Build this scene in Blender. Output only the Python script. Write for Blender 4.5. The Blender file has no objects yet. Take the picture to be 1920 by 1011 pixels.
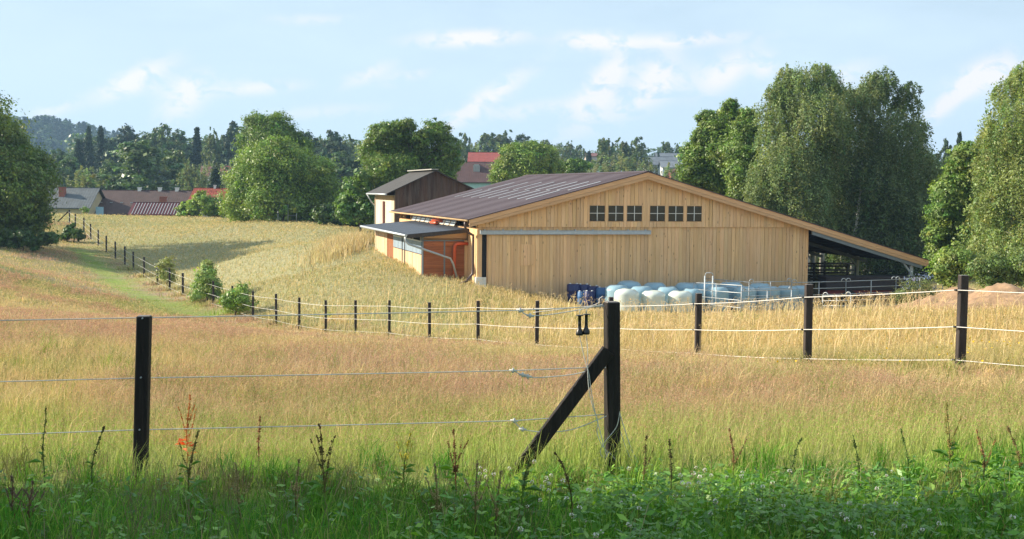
import bpy, math, random
import numpy as np
from mathutils import Vector, Matrix, noise
SC = bpy.context.scene
COL = SC.collection
rng = np.random.default_rng(7)
R = random.Random(11); HAZE = True
# ------------------------------------------------------------------ camera, sky, sun
F = 2400.0; CZ = 6.0
TH = math.atan((505.5-355.6)/F); RO = math.radians(.5)
cam = bpy.data.objects.new('camera', bpy.data.cameras.new('camera')); COL.objects.link(cam)
cam.data.sensor_width = 36; cam.data.lens = 36*F/1920; cam.data.clip_end = 6000; cam.data.clip_start = .1
CM = (Matrix.Rotation(math.pi/2-TH, 4, 'X') @ Matrix.Rotation(RO, 4, 'Z'))
cam.matrix_world = Matrix.Translation((0, 0, CZ)) @ CM
SC.camera = cam
SUN_EL = math.radians(27); SUN_AZ = math.radians(9)      # towards the sun: (-cos az, sin az)
SD = Vector((-math.cos(SUN_EL)*math.cos(SUN_AZ), math.cos(SUN_EL)*math.sin(SUN_AZ), math.sin(SUN_EL)))
sun = bpy.data.objects.new('sun', bpy.data.lights.new('sun', 'SUN')); COL.objects.link(sun)
sun.data.energy = 5.0; sun.data.angle = math.radians(.5); sun.data.color = (1, .89, .72)
sun.rotation_euler = SD.to_track_quat('Z', 'Y').to_euler()
SC.view_settings.view_transform = 'Standard'; SC.view_settings.look = 'None'
SC.view_settings.exposure = .92; SC.view_settings.gamma = 1
SC.cycles.max_bounces = 6; SC.cycles.diffuse_bounces = 3; SC.cycles.transmission_bounces = 3
SC.cycles.transparent_max_bounces = 6; SC.cycles.volume_bounces = 0
SC.cycles.use_denoising = True

def raydir(px, py):
    return (CM.to_3x3() @ Vector(((px-960)/F, -(py-505.5)/F, -1)))
def W(px, py, Y):
    d = raydir(px, py); k = Y/d.y
    return Vector((d.x*k, Y, CZ+d.z*k))
def azel(px, py):
    d = raydir(px, py).normalized()
    return math.atan2(d.x, d.y), math.asin(d.z)

class NT:
    def __init__(s, tree): s.t = tree
    def n(s, ty, **k):
        o = s.t.nodes.new(ty)
        for a, b in k.items():
            if a.startswith('i_'): o.inputs[int(a[2:])].default_value = b
            else: setattr(o, a, b)
        return o
    def l(s, a, b): s.t.links.new(a, b)
    def math(s, op, a, b=None, c=None, clamp=False):
        o = s.n('ShaderNodeMath', operation=op, use_clamp=clamp)
        for i, x in enumerate((a, b, c)):
            if x is None: continue
            if isinstance(x, (int, float)): o.inputs[i].default_value = x
            else: s.l(x, o.inputs[i])
        return o.outputs[0]
    def mix(s, f, a, b, bt='MIX'):
        o = s.n('ShaderNodeMix', data_type='RGBA', blend_type=bt)
        for i, x in ((0, f), (6, a), (7, b)):
            if isinstance(x, (int, float)): o.inputs[i].default_value = x
            elif isinstance(x, tuple): o.inputs[i].default_value = (*x, 1) if len(x) == 3 else x
            else: s.l(x, o.inputs[i])
        return o.outputs[2]
    def ramp(s, f, stops, interp='LINEAR'):
        o = s.n('ShaderNodeValToRGB'); o.color_ramp.interpolation = interp
        e = o.color_ramp.elements
        while len(e) < len(stops): e.new(.5)
        for i, (p, c) in enumerate(stops):
            e[i].position = p; e[i].color = (*c, 1) if isinstance(c, tuple) else (c, c, c, 1)
        s.l(f, o.inputs[0]); return o.outputs[0]
    def noise(s, vec, scale, detail=4, rough=.55, dist=0):
        o = s.n('ShaderNodeTexNoise'); o.inputs['Scale'].default_value = scale
        o.inputs['Detail'].default_value = detail; o.inputs['Roughness'].default_value = rough
        o.inputs['Distortion'].default_value = dist
        if vec is not None: s.l(vec, o.inputs['Vector'])
        return o.outputs[0]
    def mapping(s, vec, scale=(1, 1, 1), rot=(0, 0, 0), loc=(0, 0, 0)):
        o = s.n('ShaderNodeMapping'); o.inputs['Scale'].default_value = scale
        o.inputs['Rotation'].default_value = rot; o.inputs['Location'].default_value = loc
        s.l(vec, o.inputs['Vector']); return o.outputs[0]

# sky: physical sky with thin clouds in fixed directions
wd = bpy.data.worlds.new('World'); SC.world = wd; wd.use_nodes = True
wt = NT(wd.node_tree); wd.node_tree.nodes.clear()
sky = wt.n('ShaderNodeTexSky', sky_type='NISHITA'); sky.sun_disc = False
sky.sun_elevation = SUN_EL; sky.sun_rotation = math.atan2(SD.x, SD.y)
sky.air_density = 1.0; sky.dust_density = .6; sky.ozone_density = 1.6; sky.altitude = 400
tc = wt.n('ShaderNodeTexCoord')
sep = wt.n('ShaderNodeSeparateXYZ'); wt.l(tc.outputs['Generated'], sep.inputs[0])
az = wt.math('ARCTAN2', sep.outputs[0], sep.outputs[1]); el = wt.math('ARCSINE', sep.outputs[2])
cmb = wt.n('ShaderNodeCombineXYZ'); wt.l(az, cmb.inputs[0]); wt.l(el, cmb.inputs[1])
uv = cmb.outputs[0]
n1 = wt.noise(wt.mapping(uv, (1, 1.7, 1), (0, 0, -.35)), 44, 7, .62, .4)
n2 = wt.noise(wt.mapping(uv, (1, 3.4, 1), (0, 0, .06)), 7, 5, .55, .3)
clouds = [(250,150,55,14,28,.9),(345,185,40,22,40,.8),(480,165,60,10,5,.65),(690,140,40,11,22,.55),(760,145,30,9,15,.55),
          (880,72,75,11,3,1.),(1110,76,42,12,0,.9),(1270,76,90,10,3,.7),(1130,160,55,20,52,1.1),(1230,140,40,22,45,.8),
          (1360,140,45,18,35,.8),(1435,125,18,14,50,.7),(905,190,75,14,33,.9),(1010,205,90,12,8,.5),(1780,190,60,12,42,.9),
          (1855,140,45,20,20,.9),(100,205,30,10,20,.5),(1200,190,120,18,25,.5),(600,210,90,10,5,.35),(580,37,60,8,2,.35),(1560,150,60,16,20,.5),(320,160,70,10,10,.3)]
tot = None
for (px, py, rx, ry, ang, st) in clouds:
    a0, e0 = azel(px, py); ca, sa = math.cos(math.radians(ang)), math.sin(math.radians(ang))
    dx = wt.math('SUBTRACT', az, a0); dy = wt.math('SUBTRACT', el, e0)
    u_ = wt.math('MULTIPLY', wt.math('ADD', wt.math('MULTIPLY', dx, ca), wt.math('MULTIPLY', dy, sa)), F/rx)
    v_ = wt.math('MULTIPLY', wt.math('SUBTRACT', wt.math('MULTIPLY', dy, ca), wt.math('MULTIPLY', dx, sa)), F/ry)
    d2 = wt.math('ADD', wt.math('MULTIPLY', u_, u_), wt.math('MULTIPLY', v_, v_))
    g = wt.math('MULTIPLY', wt.math('EXPONENT', wt.math('MULTIPLY', d2, -.6)), st)
    tot = g if tot is None else wt.math('ADD', tot, g)
cl = wt.ramp(wt.math('MULTIPLY', wt.math('MULTIPLY', tot, 1.35), wt.math('MULTIPLY', wt.math('SUBTRACT', n1, .37), 6.5, clamp=True)), [(.06, 0.), (1., .75)])
veil = wt.ramp(n2, [(.30, .68), (.70, .95)])
hz = wt.ramp(el, [(0., .35), (.14, .0)])
veil = wt.math('ADD', veil, hz, clamp=True)
k1 = wt.mix(veil, sky.outputs[0], (5.5, 6.9, 8.1))
k2 = wt.mix(cl, k1, (8.6, 8.05, 8.0))
bg = wt.n('ShaderNodeBackground'); bg.inputs[1].default_value = .07; wt.l(k2, bg.inputs[0])
wo = wt.n('ShaderNodeOutputWorld'); wt.l(bg.outputs[0], wo.inputs[0])

# ------------------------------------------------------------------ materials
def new_mat(name):
    m = bpy.data.materials.new(name); m.use_nodes = True; m.node_tree.nodes.clear()
    t = NT(m.node_tree); o = t.n('ShaderNodeOutputMaterial'); return m, t, o
def leaf_mat(name, transl=.35, tcol=(1.25, 1.25, .45), rough=.55, spec=.25):
    m, t, o = new_mat(name)
    a = t.n('ShaderNodeAttribute', attribute_name='tint')
    p = t.n('ShaderNodeBsdfPrincipled'); t.l(a.outputs[0], p.inputs['Base Color'])
    p.inputs['Roughness'].default_value = rough; p.inputs['Specular IOR Level'].default_value = spec
    tr = t.n('ShaderNodeBsdfTranslucent'); t.l(t.mix(1., a.outputs[0], tcol, 'MULTIPLY'), tr.inputs[0])
    mx = t.n('ShaderNodeMixShader'); mx.inputs[0].default_value = transl
    t.l(p.outputs[0], mx.inputs[1]); t.l(tr.outputs[0], mx.inputs[2]); t.l(mx.outputs[0], o.inputs[0]); return m
def plain(name, col, rough=.6, metal=0, var=.15, scale=6, bump=0, spec=.5, stretch=(1, 1, 1), attr=False, dirt=None):
    m, t, o = new_mat(name); p = t.n('ShaderNodeBsdfPrincipled')
    tc = t.n('ShaderNodeTexCoord'); vec = t.mapping(tc.outputs['Object'], stretch)
    n = t.noise(vec, scale, 5, .6)
    c0 = tuple(x*(1-var) for x in col); c1 = tuple(min(1, x*(1+var)) for x in col)
    c = t.ramp(n, [(.3, c0), (.7, c1)])
    if attr:
        a = t.n('ShaderNodeAttribute', attribute_name='tint'); c = t.mix(1., c, a.outputs[0], 'MULTIPLY')
    if dirt:
        dn = t.noise(t.mapping(tc.outputs['Object'], (1, 1, .5)), scale*.35, 6, .65)
        c = t.mix(t.ramp(dn, [(.5, 0.), (.72, .75)]), c, dirt)
    t.l(c, p.inputs['Base Color']); p.inputs['Roughness'].default_value = rough; p.inputs['Metallic'].default_value = metal
    p.inputs['Specular IOR Level'].default_value = spec
    if bump:
        b = t.n('ShaderNodeBump'); b.inputs['Strength'].default_value = bump; b.inputs['Distance'].default_value = .02
        t.l(n, b.inputs['Height']); t.l(b.outputs[0], p.inputs['Normal'])
    t.l(p.outputs[0], o.inputs[0]); return m
def wood_mat(name, col, dark, knots=True, axis='z', rough=.75, weather=None, kn=.75):
    """boards carry a tint attribute; grain runs along the given local axis"""
    m, t, o = new_mat(name); p = t.n('ShaderNodeBsdfPrincipled'); tc = t.n('ShaderNodeTexCoord')
    a = t.n('ShaderNodeAttribute', attribute_name='tint')
    st = {'z': (18, 18, .9), 'x': (.9, 18, 18), 'y': (18, .9, 18)}[axis]
    g = t.noise(t.mapping(tc.outputs['Object'], st), 1.2, 5, .65, .4)
    c = t.ramp(g, [(.28, dark), (.55, col), (.8, tuple(min(1, x*1.12) for x in col))])
    big = t.noise(t.mapping(tc.outputs['Object'], tuple(.25*s if s > 1 else .6 for s in st)), 1., 3, .5)
    c = t.mix(t.ramp(big, [(.35, 0.), (.7, .45)]), c, dark)
    c = t.mix(1., c, a.outputs[0], 'MULTIPLY')
    if knots:
        v = t.n('ShaderNodeTexVoronoi'); v.inputs['Scale'].default_value = 1.
        t.l(t.mapping(tc.outputs['Object'], {'z': (4.5, 4.5, 1.5), 'x': (1.5, 4.5, 4.5), 'y': (4.5, 1.5, 4.5)}[axis]), v.inputs['Vector'])
        kf = t.ramp(v.outputs[0], [(.07, 1.), (.13, 0.)])
        c = t.mix(t.math('MULTIPLY', kf, kn), c, tuple(x*.25 for x in dark))
    if axis == 'z' and name == 'larch_boards':
        sz = t.n('ShaderNodeSeparateXYZ'); t.l(tc.outputs['Object'], sz.inputs[0]); sn = t.noise(t.mapping(tc.outputs['Object'], (5, 5, .6)), 1., 5, .7)
        low = t.ramp(t.math('SUBTRACT', sz.outputs[2], t.math('MULTIPLY', sn, 1.6)), [(0., .42), (.9, .0)]); c = t.mix(low, c, (.36, .30, .23))
        c = t.mix(t.ramp(t.noise(t.mapping(tc.outputs['Object'], (2.2, 2.2, .22)), 1., 5, .7), [(.5, 0.), (.75, .38)]), c, (.55, .43, .30))
    if weather:
        wn = t.noise(t.mapping(tc.outputs['Object'], (3, 3, .35)), 1., 5, .7)
        c = t.mix(t.ramp(wn, [(.45, 0.), (.65, .8)]), c, weather)
    t.l(c, p.inputs['Base Color']); p.inputs['Roughness'].default_value = rough; p.inputs['Specular IOR Level'].default_value = .25
    b = t.n('ShaderNodeBump'); b.inputs['Strength'].default_value = .4; b.inputs['Distance'].default_value = .01
    t.l(g, b.inputs['Height']); t.l(b.outputs[0], p.inputs['Normal'])
    t.l(p.outputs[0], o.inputs[0]); return m
def roof_mat(name, col, period, axis='x', rough=.5, var=.12, amp=.5, metal=0):
    """corrugated or tiled sheet: waves across one axis, courses along the other"""
    m, t, o = new_mat(name); p = t.n('ShaderNodeBsdfPrincipled'); tc = t.n('ShaderNodeTexCoord')
    sp = t.n('ShaderNodeSeparateXYZ'); t.l(tc.outputs['Object'], sp.inputs[0])
    s_ = sp.outputs[0 if axis == 'x' else 1]
    wv = t.math('SINE', t.math('MULTIPLY', s_, 2*math.pi/period))
    n = t.noise(tc.outputs['Object'], 1.3, 6, .65); n3 = t.noise(tc.outputs['Object'], 14, 3, .6)
    c = t.ramp(n, [(.3, tuple(x*(1-var) for x in col)), (.7, tuple(x*(1+var) for x in col))])
    c = t.mix(t.ramp(n3, [(.4, 0.), (.75, .35)]), c, tuple(x*.6 for x in col))
    t.l(c, p.inputs['Base Color']); p.inputs['Roughness'].default_value = rough; p.inputs['Metallic'].default_value = metal
    b = t.n('ShaderNodeBump'); b.inputs['Strength'].default_value = amp; b.inputs['Distance'].default_value = period*.25
    t.l(wv, b.inputs['Height']); t.l(b.outputs[0], p.inputs['Normal']); t.l(p.outputs[0], o.inputs[0]); return m

M = {}
M['grass'] = leaf_mat('grass_blades', .32, (1.05, 1.02, .8), .6, .15)
M['leaf'] = leaf_mat('leaves', .28, (1.3, 1.4, .35), .45, .35)
M['birch'] = leaf_mat('birch_leaves', .35, (1.25, 1.25, .5), .5, .3)
M['needle'] = leaf_mat('needles', .12, (1.2, 1.2, .5), .6, .2)
M['flower'] = leaf_mat('petals', .2, (1, 1, 1), .7, .1)
M['bark'] = plain('bark', (.11, .085, .06), .9, var=.4, scale=9, bump=.8, stretch=(1, 1, .25))
M['birchbark'] = plain('birch_bark', (.62, .58, .50), .7, var=.12, scale=5, dirt=(.05, .045, .04))
M['wood'] = wood_mat('larch_boards', (.86, .56, .295), (.68, .41, .20))
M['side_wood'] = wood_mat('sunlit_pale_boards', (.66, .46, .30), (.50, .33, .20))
M['wood_h'] = wood_mat('larch_beam', (.72, .46, .26), (.54, .32, .17), axis='x', kn=.4)
M['wood_y'] = wood_mat('larch_rafter', (.56, .38, .2), (.40, .25, .12), axis='y', kn=.3)
M['red_wood'] = wood_mat('red_planks', (.46, .165, .07), (.28, .085, .035), axis='x', kn=.4)
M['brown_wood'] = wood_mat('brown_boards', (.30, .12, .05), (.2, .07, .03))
M['old_wood'] = wood_mat('weathered_boards', (.10, .062, .045), (.045, .03, .025), weather=(.13, .115, .10), kn=.5)
M['pale_wood'] = wood_mat('pale_boards', (.62, .56, .46), (.45, .38, .28), kn=.3)
M['grey_sheet'] = plain('blue_grey_sheet', (.27, .35, .42), .5, var=.08, scale=3)
M['beam_grey'] = plain('grey_painted_steel', (.17, .20, .22), .6, var=.1, scale=8)
M['dark_wood'] = plain('dark_timber', (.05, .04, .035), .8, var=.3, scale=7)
M['roof_brown'] = roof_mat('brown_corrugated_sheet', (.070, .046, .052), .25, 'y', .7, .08, .3)
M['roof_grey'] = roof_mat('dark_grey_sheet', (.060, .068, .085), .3, 'y', .5, .10, .4)
M['roof_old'] = roof_mat('weathered_roofing', (.055, .05, .046), .3, 'y', .8, .2, .2)
M['skylight'] = plain('white_translucent_sheet', (.40, .41, .42), .35, var=.1, scale=2)
M['galv'] = plain('galvanised_steel', (.42, .45, .47), .5, .5, var=.12, scale=20)
M['galv_dull'] = plain('dull_galvanised_steel', (.42, .47, .50), .55, .3, var=.12, scale=8)
M['white'] = plain('white_paint', (.72, .72, .68), .5, var=.06, scale=4)
M['render'] = plain('white_render', (.70, .68, .62), .8, var=.1, scale=3, bump=.2, dirt=(.4, .36, .28))
M['orange'] = plain('orange_plastic_pipe', (.62, .105, .03), .4, var=.08, scale=3)
M['brown_metal'] = plain('brown_painted_metal', (.075, .045, .04), .4, var=.1, scale=3)
M['dark'] = plain('dark_interior', (.012, .012, .012), .9, var=.2)  # near-black for snow guards and for sheets painting the shade indoors
M['concrete'] = plain('concrete', (.34, .33, .30), .9, var=.15, scale=4, bump=.2)
def glass_mat():
    m, t, o = new_mat('window_glass'); p = t.n('ShaderNodeBsdfPrincipled')
    p.inputs['Base Color'].default_value = (.025, .03, .03, 1); p.inputs['Roughness'].default_value = .06
    p.inputs['IOR'].default_value = 1.5; tc = t.n('ShaderNodeTexCoord')
    b = t.n('ShaderNodeBump'); b.inputs['Strength'].default_value = .12; b.inputs['Distance'].default_value = .02
    t.l(t.noise(tc.outputs['Object'], 2.5, 2), b.inputs['Height']); t.l(b.outputs[0], p.inputs['Normal'])
    t.l(p.outputs[0], o.inputs[0]); return m
M['glass'] = glass_mat()
def post_mat():
    m, t, o = new_mat('tarred_post'); p = t.n('ShaderNodeBsdfPrincipled'); tc = t.n('ShaderNodeTexCoord')
    g = t.noise(t.mapping(tc.outputs['Object'], (30, 30, 2)), 1., 6, .7); h = t.noise(t.mapping(tc.outputs['Object'], (9, 9, 2.5)), 1., 5, .7)
    c = t.ramp(g, [(.3, (.010, .009, .009)), (.62, (.028, .022, .020)), (.8, (.06, .045, .038))])
    c = t.mix(t.ramp(h, [(.58, 0.), (.75, .7)]), c, (.075, .04, .025))
    t.l(c, p.inputs['Base Color']); p.inputs['Roughness'].default_value = .7; p.inputs['Specular IOR Level'].default_value = .2
    b = t.n('ShaderNodeBump'); b.inputs['Strength'].default_value = .8; b.inputs['Distance'].default_value = .012
    t.l(g, b.inputs['Height']); t.l(b.outputs[0], p.inputs['Normal']); t.l(p.outputs[0], o.inputs[0]); return m
M['post'] = post_mat()
M['post_field'] = plain('brown_black_recycled_post', (.045, .036, .034), .6, var=.5, scale=12, stretch=(1, 1, .15), bump=.5, spec=.25)
M['post_grey'] = plain('grey_weathered_timber', (.17, .15, .14), .7, var=.35, scale=14, stretch=(1, 1, .2), bump=.5)
M['rope'] = plain('white_electric_rope', (.72, .70, .66), .7, var=.12, scale=60)
M['rope_old'] = plain('grey_electric_rope', (.50, .50, .47), .7, var=.2, scale=60)
M['black_plastic'] = plain('black_plastic', (.012, .012, .013), .35, var=.1)
M['wrap'] = plain('bale_wrap', (.60, .66, .60), .28, var=.06, scale=4, bump=.35)
M['wrap_shade'] = plain('shaded_bale_wrap', (.27, .42, .50), .35, var=.06, scale=2.5, bump=.15)  # the pale wrap again, with the blue of its shade put into the colour
M['blue_drum'] = plain('dark_blue_plastic', (.012, .02, .10), .4, var=.15, scale=3)
M['blue_light'] = plain('blue_plastic', (.04, .13, .30), .4, var=.15, scale=3)
M['sand'] = plain('sandy_soil', (.33, .205, .115), .95, var=.3, scale=3.5, bump=.9, dirt=(.15, .10, .06))

# ------------------------------------------------------------------ mesh builder
class MB:
    def __init__(s): s.v = []; s.f = []; s.c = []; s.sm = []
    def face(s, pts, col=(1, 1, 1), smooth=False):
        i = len(s.v); s.v += [tuple(p) for p in pts]; s.f.append(tuple(range(i, i+len(pts)))); s.c.append(col); s.sm.append(smooth)
    def box(s, x0, x1, y0, y1, z0, z1, col=(1, 1, 1)):
        i = len(s.v)
        s.v += [(x0, y0, z0), (x1, y0, z0), (x1, y1, z0), (x0, y1, z0), (x0, y0, z1), (x1, y0, z1), (x1, y1, z1), (x0, y1, z1)]
        for f in ((0, 3, 2, 1), (4, 5, 6, 7), (0, 1, 5, 4), (1, 2, 6, 5), (2, 3, 7, 6), (3, 0, 4, 7)):
            s.f.append(tuple(i+k for k in f)); s.c.append(col); s.sm.append(False)
    def hexa(s, p, col=(1, 1, 1)):
        i = len(s.v); s.v += [tuple(q) for q in p]
        for f in ((0, 3, 2, 1), (4, 5, 6, 7), (0, 1, 5, 4), (1, 2, 6, 5), (2, 3, 7, 6), (3, 0, 4, 7)):
            s.f.append(tuple(i+k for k in f)); s.c.append(col); s.sm.append(False)
    def beam(s, a, b, w, h, col=(1, 1, 1), up=(0, 0, 1), bev=0):
        """rectangular bar from a to b; w across, h along up"""
        a = Vector(a); b = Vector(b); d = (b-a).normalized(); upv = Vector(up)
        x = d.cross(upv)
        x = x.normalized() if x.length > 1e-5 else Vector((1, 0, 0)); y = x.cross(d).normalized()
        if bev:
            prof = [(w/2-bev, -h/2), (w/2, -h/2+bev), (w/2, h/2-bev), (w/2-bev, h/2), (-w/2+bev, h/2), (-w/2, h/2-bev), (-w/2, -h/2+bev), (-w/2+bev, -h/2)]
        else: prof = [(w/2, -h/2), (w/2, h/2), (-w/2, h/2), (-w/2, -h/2)]
        i = len(s.v); n = len(prof)
        for q in (a, b): s.v += [tuple(q+x*u+y*v) for u, v in prof]
        for k in range(n):
            s.f.append((i+k, i+(k+1) % n, i+n+(k+1) % n, i+n+k)); s.c.append(col); s.sm.append(False)
        s.f.append(tuple(i+k for k in reversed(range(n)))); s.f.append(tuple(i+n+k for k in range(n))); s.c += [col]*2; s.sm += [False]*2
    def tube(s, pts, r, n=6, col=(1, 1, 1), cap=True):
        pts = [Vector(p) for p in pts]; rs = r if isinstance(r, (list, tuple)) else [r]*len(pts)
        i0 = len(s.v); px = None
        for k, p in enumerate(pts):
            d = (pts[min(k+1, len(pts)-1)]-pts[max(k-1, 0)])
            d = d.normalized() if d.length > 1e-9 else Vector((0, 0, 1))
            if px is None: px = d.orthogonal().normalized()
            x = (px-d*px.dot(d)); x = x.normalized() if x.length > 1e-6 else d.orthogonal().normalized(); px = x; y = d.cross(x)
            for j in range(n):
                a = 2*math.pi*j/n; s.v.append(tuple(p+(x*math.cos(a)+y*math.sin(a))*rs[k]))
        for k in range(len(pts)-1):
            for j in range(n):
                a = i0+k*n+j; b = i0+k*n+(j+1) % n; s.f.append((a, b, b+n, a+n)); s.c.append(col); s.sm.append(True)
        if cap:
            s.f.append(tuple(i0+j for j in reversed(range(n)))); s.f.append(tuple(i0+(len(pts)-1)*n+j for j in range(n))); s.c += [col]*2; s.sm += [False]*2
    def lathe(s, prof, n=16, o=(0, 0, 0), col=(1, 1, 1), jit=None):
        i0 = len(s.v)
        for k, (r, z) in enumerate(prof):
            for j in range(n):
                a = 2*math.pi*j/n; p = Vector((r*math.cos(a), r*math.sin(a), z))
                if jit: p = jit(p)
                s.v.append((o[0]+p.x, o[1]+p.y, o[2]+p.z))
        for k in range(len(prof)-1):
            for j in range(n):
                a = i0+k*n+j; b = i0+k*n+(j+1) % n; s.f.append((a, b, b+n, a+n)); s.c.append(col); s.sm.append(True)
        s.f.append(tuple(i0+j for j in reversed(range(n)))); s.f.append(tuple(i0+(len(prof)-1)*n+j for j in range(n))); s.c += [col]*2; s.sm += [True]*2
    def mesh(s, name, mat, org=(0, 0, 0)):
        me = bpy.data.meshes.new(name)
        me.from_pydata([(a-org[0], b-org[1], c-org[2]) for a, b, c in s.v], [], s.f)
        ca = me.color_attributes.new('tint', 'FLOAT_COLOR', 'CORNER')
        arr = np.ones((len(me.loops), 4), np.float32)
        cs = np.array(s.c, np.float32).reshape(-1, 3); lt = np.array([len(f) for f in s.f])
        arr[:, :3] = np.repeat(cs, lt, axis=0); ca.data.foreach_set('color', arr.ravel())
        me.polygons.foreach_set('use_smooth', np.array(s.sm, bool)); me.materials.append(mat); me.update(); return me
    def build(s, name, mat, parent=None, org=None):
        """org None: vertices are already local to the parent; otherwise world coordinates, origin put at org"""
        if isinstance(mat, str): mat = M[mat]
        if org is None: o = bpy.data.objects.new(name, s.mesh(name, mat))
        elif parent is not None:
            o = bpy.data.objects.new(name, s.mesh(name, mat, org))
        else:
            o = bpy.data.objects.new(name, s.mesh(name, mat, org)); o.location = org
        COL.objects.link(o)
        if parent is not None: o.parent = parent
        return o
def tag(o, label=None, cat=None, group=None, kind=None):
    for k, v in (('label', label), ('category', cat), ('group', group), ('kind', kind)):
        if v: o[k] = v
    return o
def thing(name, loc, label, cat, group=None, rz=0):
    o = bpy.data.objects.new(name, None); COL.objects.link(o); o.location = loc; o.rotation_euler = (0, 0, rz)
    o.empty_display_size = .3
    return tag(o, label, cat, group)
def np_mesh(name, co, faces_n, tint, mat, smooth=False):
    """co (N,3); consecutive vertices form faces of faces_n (int or array of sizes)"""
    me = bpy.data.meshes.new(name); nv = len(co)
    if isinstance(faces_n, int): lt = np.full(nv//faces_n, faces_n, np.int32); li = np.arange(nv, dtype=np.int32)
    else: li, lt = faces_n
    me.vertices.add(nv); me.vertices.foreach_set('co', np.ascontiguousarray(co, np.float32).ravel())
    me.loops.add(len(li)); me.loops.foreach_set('vertex_index', li.astype(np.int32))
    me.polygons.add(len(lt)); ls = np.zeros(len(lt), np.int32); ls[1:] = np.cumsum(lt)[:-1]
    me.polygons.foreach_set('loop_start', ls); me.polygons.foreach_set('loop_total', lt.astype(np.int32))
    me.update(calc_edges=True)
    ca = me.color_attributes.new('tint', 'FLOAT_COLOR', 'POINT'); a = np.ones((nv, 4), np.float32); a[:, :3] = tint
    ca.data.foreach_set('color', a.ravel()); me.materials.append(M[mat] if isinstance(mat, str) else mat)
    if smooth: me.polygons.foreach_set('use_smooth', np.ones(len(lt), bool))
    return me
def link(name, me, parent=None, loc=(0, 0, 0)):
    o = bpy.data.objects.new(name, me); COL.objects.link(o); o.location = loc
    if parent is not None: o.parent = parent
    return o

# ------------------------------------------------------------------ terrain height
def vnoise(x, y, s, seed=0):
    x = np.asarray(x, float)/s+seed*17.3; y = np.asarray(y, float)/s+seed*9.1
    xi = np.floor(x); yi = np.floor(y); fx = x-xi; fy = y-yi; fx = fx*fx*(3-2*fx); fy = fy*fy*(3-2*fy)
    def h(a, b):
        v = np.sin(a*127.1+b*311.7+seed*13.7)*43758.5453; return v-np.floor(v)
    return (h(xi, yi)*(1-fx)+h(xi+1, yi)*fx)*(1-fy)+(h(xi, yi+1)*(1-fx)+h(xi+1, yi+1)*fx)*fy
def fbm(x, y, s, seed=0):
    return .55*vnoise(x, y, s, seed)+.3*vnoise(x, y, s*.43, seed+1)+.15*vnoise(x, y, s*.19, seed+2)
POSTS = [(1805,516,18),(1517,533,20.5),(1310,550,25.5),(1146,557,30),(1007,564,35),(897,564,40),(806,567,44),(730,563,47),
         (667,563,49.5),(611,563,52),(561,558,55),(518,551,58),(474,546,61),(436,536,65),(400,527,69),(343,512,76),(318,503,81),(295,495,86),
         (270,482,91),(250,472,96),(234,462,100),(216,453,105),(199,442,111),(184,431,116),(170,420,121),(157,408,126),(141,401,130),(130,393,134)]
ctl = [(0,0,4.4),(0,7,4.0),(-3,9.6,3.72),(0.4,10,3.76),(-1.2,9.2,3.78),(1.5,9.3,3.80),(0,8.2,3.92),(5,9,4.0),(-8,0,4.5),(8,0,4.5),(-10,10,3.9),(12,10,3.95),
       (-5,17,3.45),(-7,26,2.85),(-16,40,2.0),(-30,75,1.35),(-39,100,1.5),(-45,60,2.2),(-60,100,2.2),(-50,125,2.5),
       (-24,60,1.0),(-14,45,1.1),(-34,95,.6),
       (15,40,2.1),(12,28,2.6),(20,30,2.9),(20,50,1.6),(30,50,2.0),(21,66,.15),(28,75,.3),(14,60,.25),(40,80,.6),(30,20,3.4),
       (8,58,.25),(1,60,.55),(5.5,50,.75),(-1.6,63.3,1.15),(-2.75,58,1.1),(-7,67,1.75),(-5,65.2,1.55),(-10.2,68,1.2),(-15,72,.55),
       (-8.6,80,2.2),(-4,66,1.5),(3,64,.25),(10,66,.0),(18,68,.0),(0,75,1.2),(10,85,.3),(20,90,.3),
       (-17,90,1.7),(-23,100,.65),(-24.5,115,1.6),(-32.5,118,1.4),(-24,127,2.55),(-16.5,112,2.45),(-11.9,96,1.95),(-38.5,142,2.5),(-50,145,2.7),
       (-30,150,2.1),(-18,140,1.5),(-5,110,1.0),(20,120,.8),(60,120,1.),(-80,140,2.5),(-45,165,.4),(-20,165,.2),(-80,170,.5),(20,165,.5),(60,165,1)]
for (px, py, Y) in POSTS:
    p = W(px, py, Y); ctl.append((p.x, p.y, p.z-1.46))
ctl = np.array(ctl, float)
def tps_fit(c, lam):
    n = len(c); d = np.hypot(c[:, None, 0]-c[None, :, 0], c[:, None, 1]-c[None, :, 1])/20
    K = np.where(d > 0, d*d*np.log(d+1e-12), 0)+np.eye(n)*lam; Pm = np.c_[np.ones(n), c[:, :2]/20]
    A = np.zeros((n+3, n+3)); A[:n, :n] = K; A[:n, n:] = Pm; A[n:, :n] = Pm.T
    return np.linalg.solve(A, np.r_[c[:, 2], 0, 0, 0])
TW = tps_fit(ctl, .02)
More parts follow.
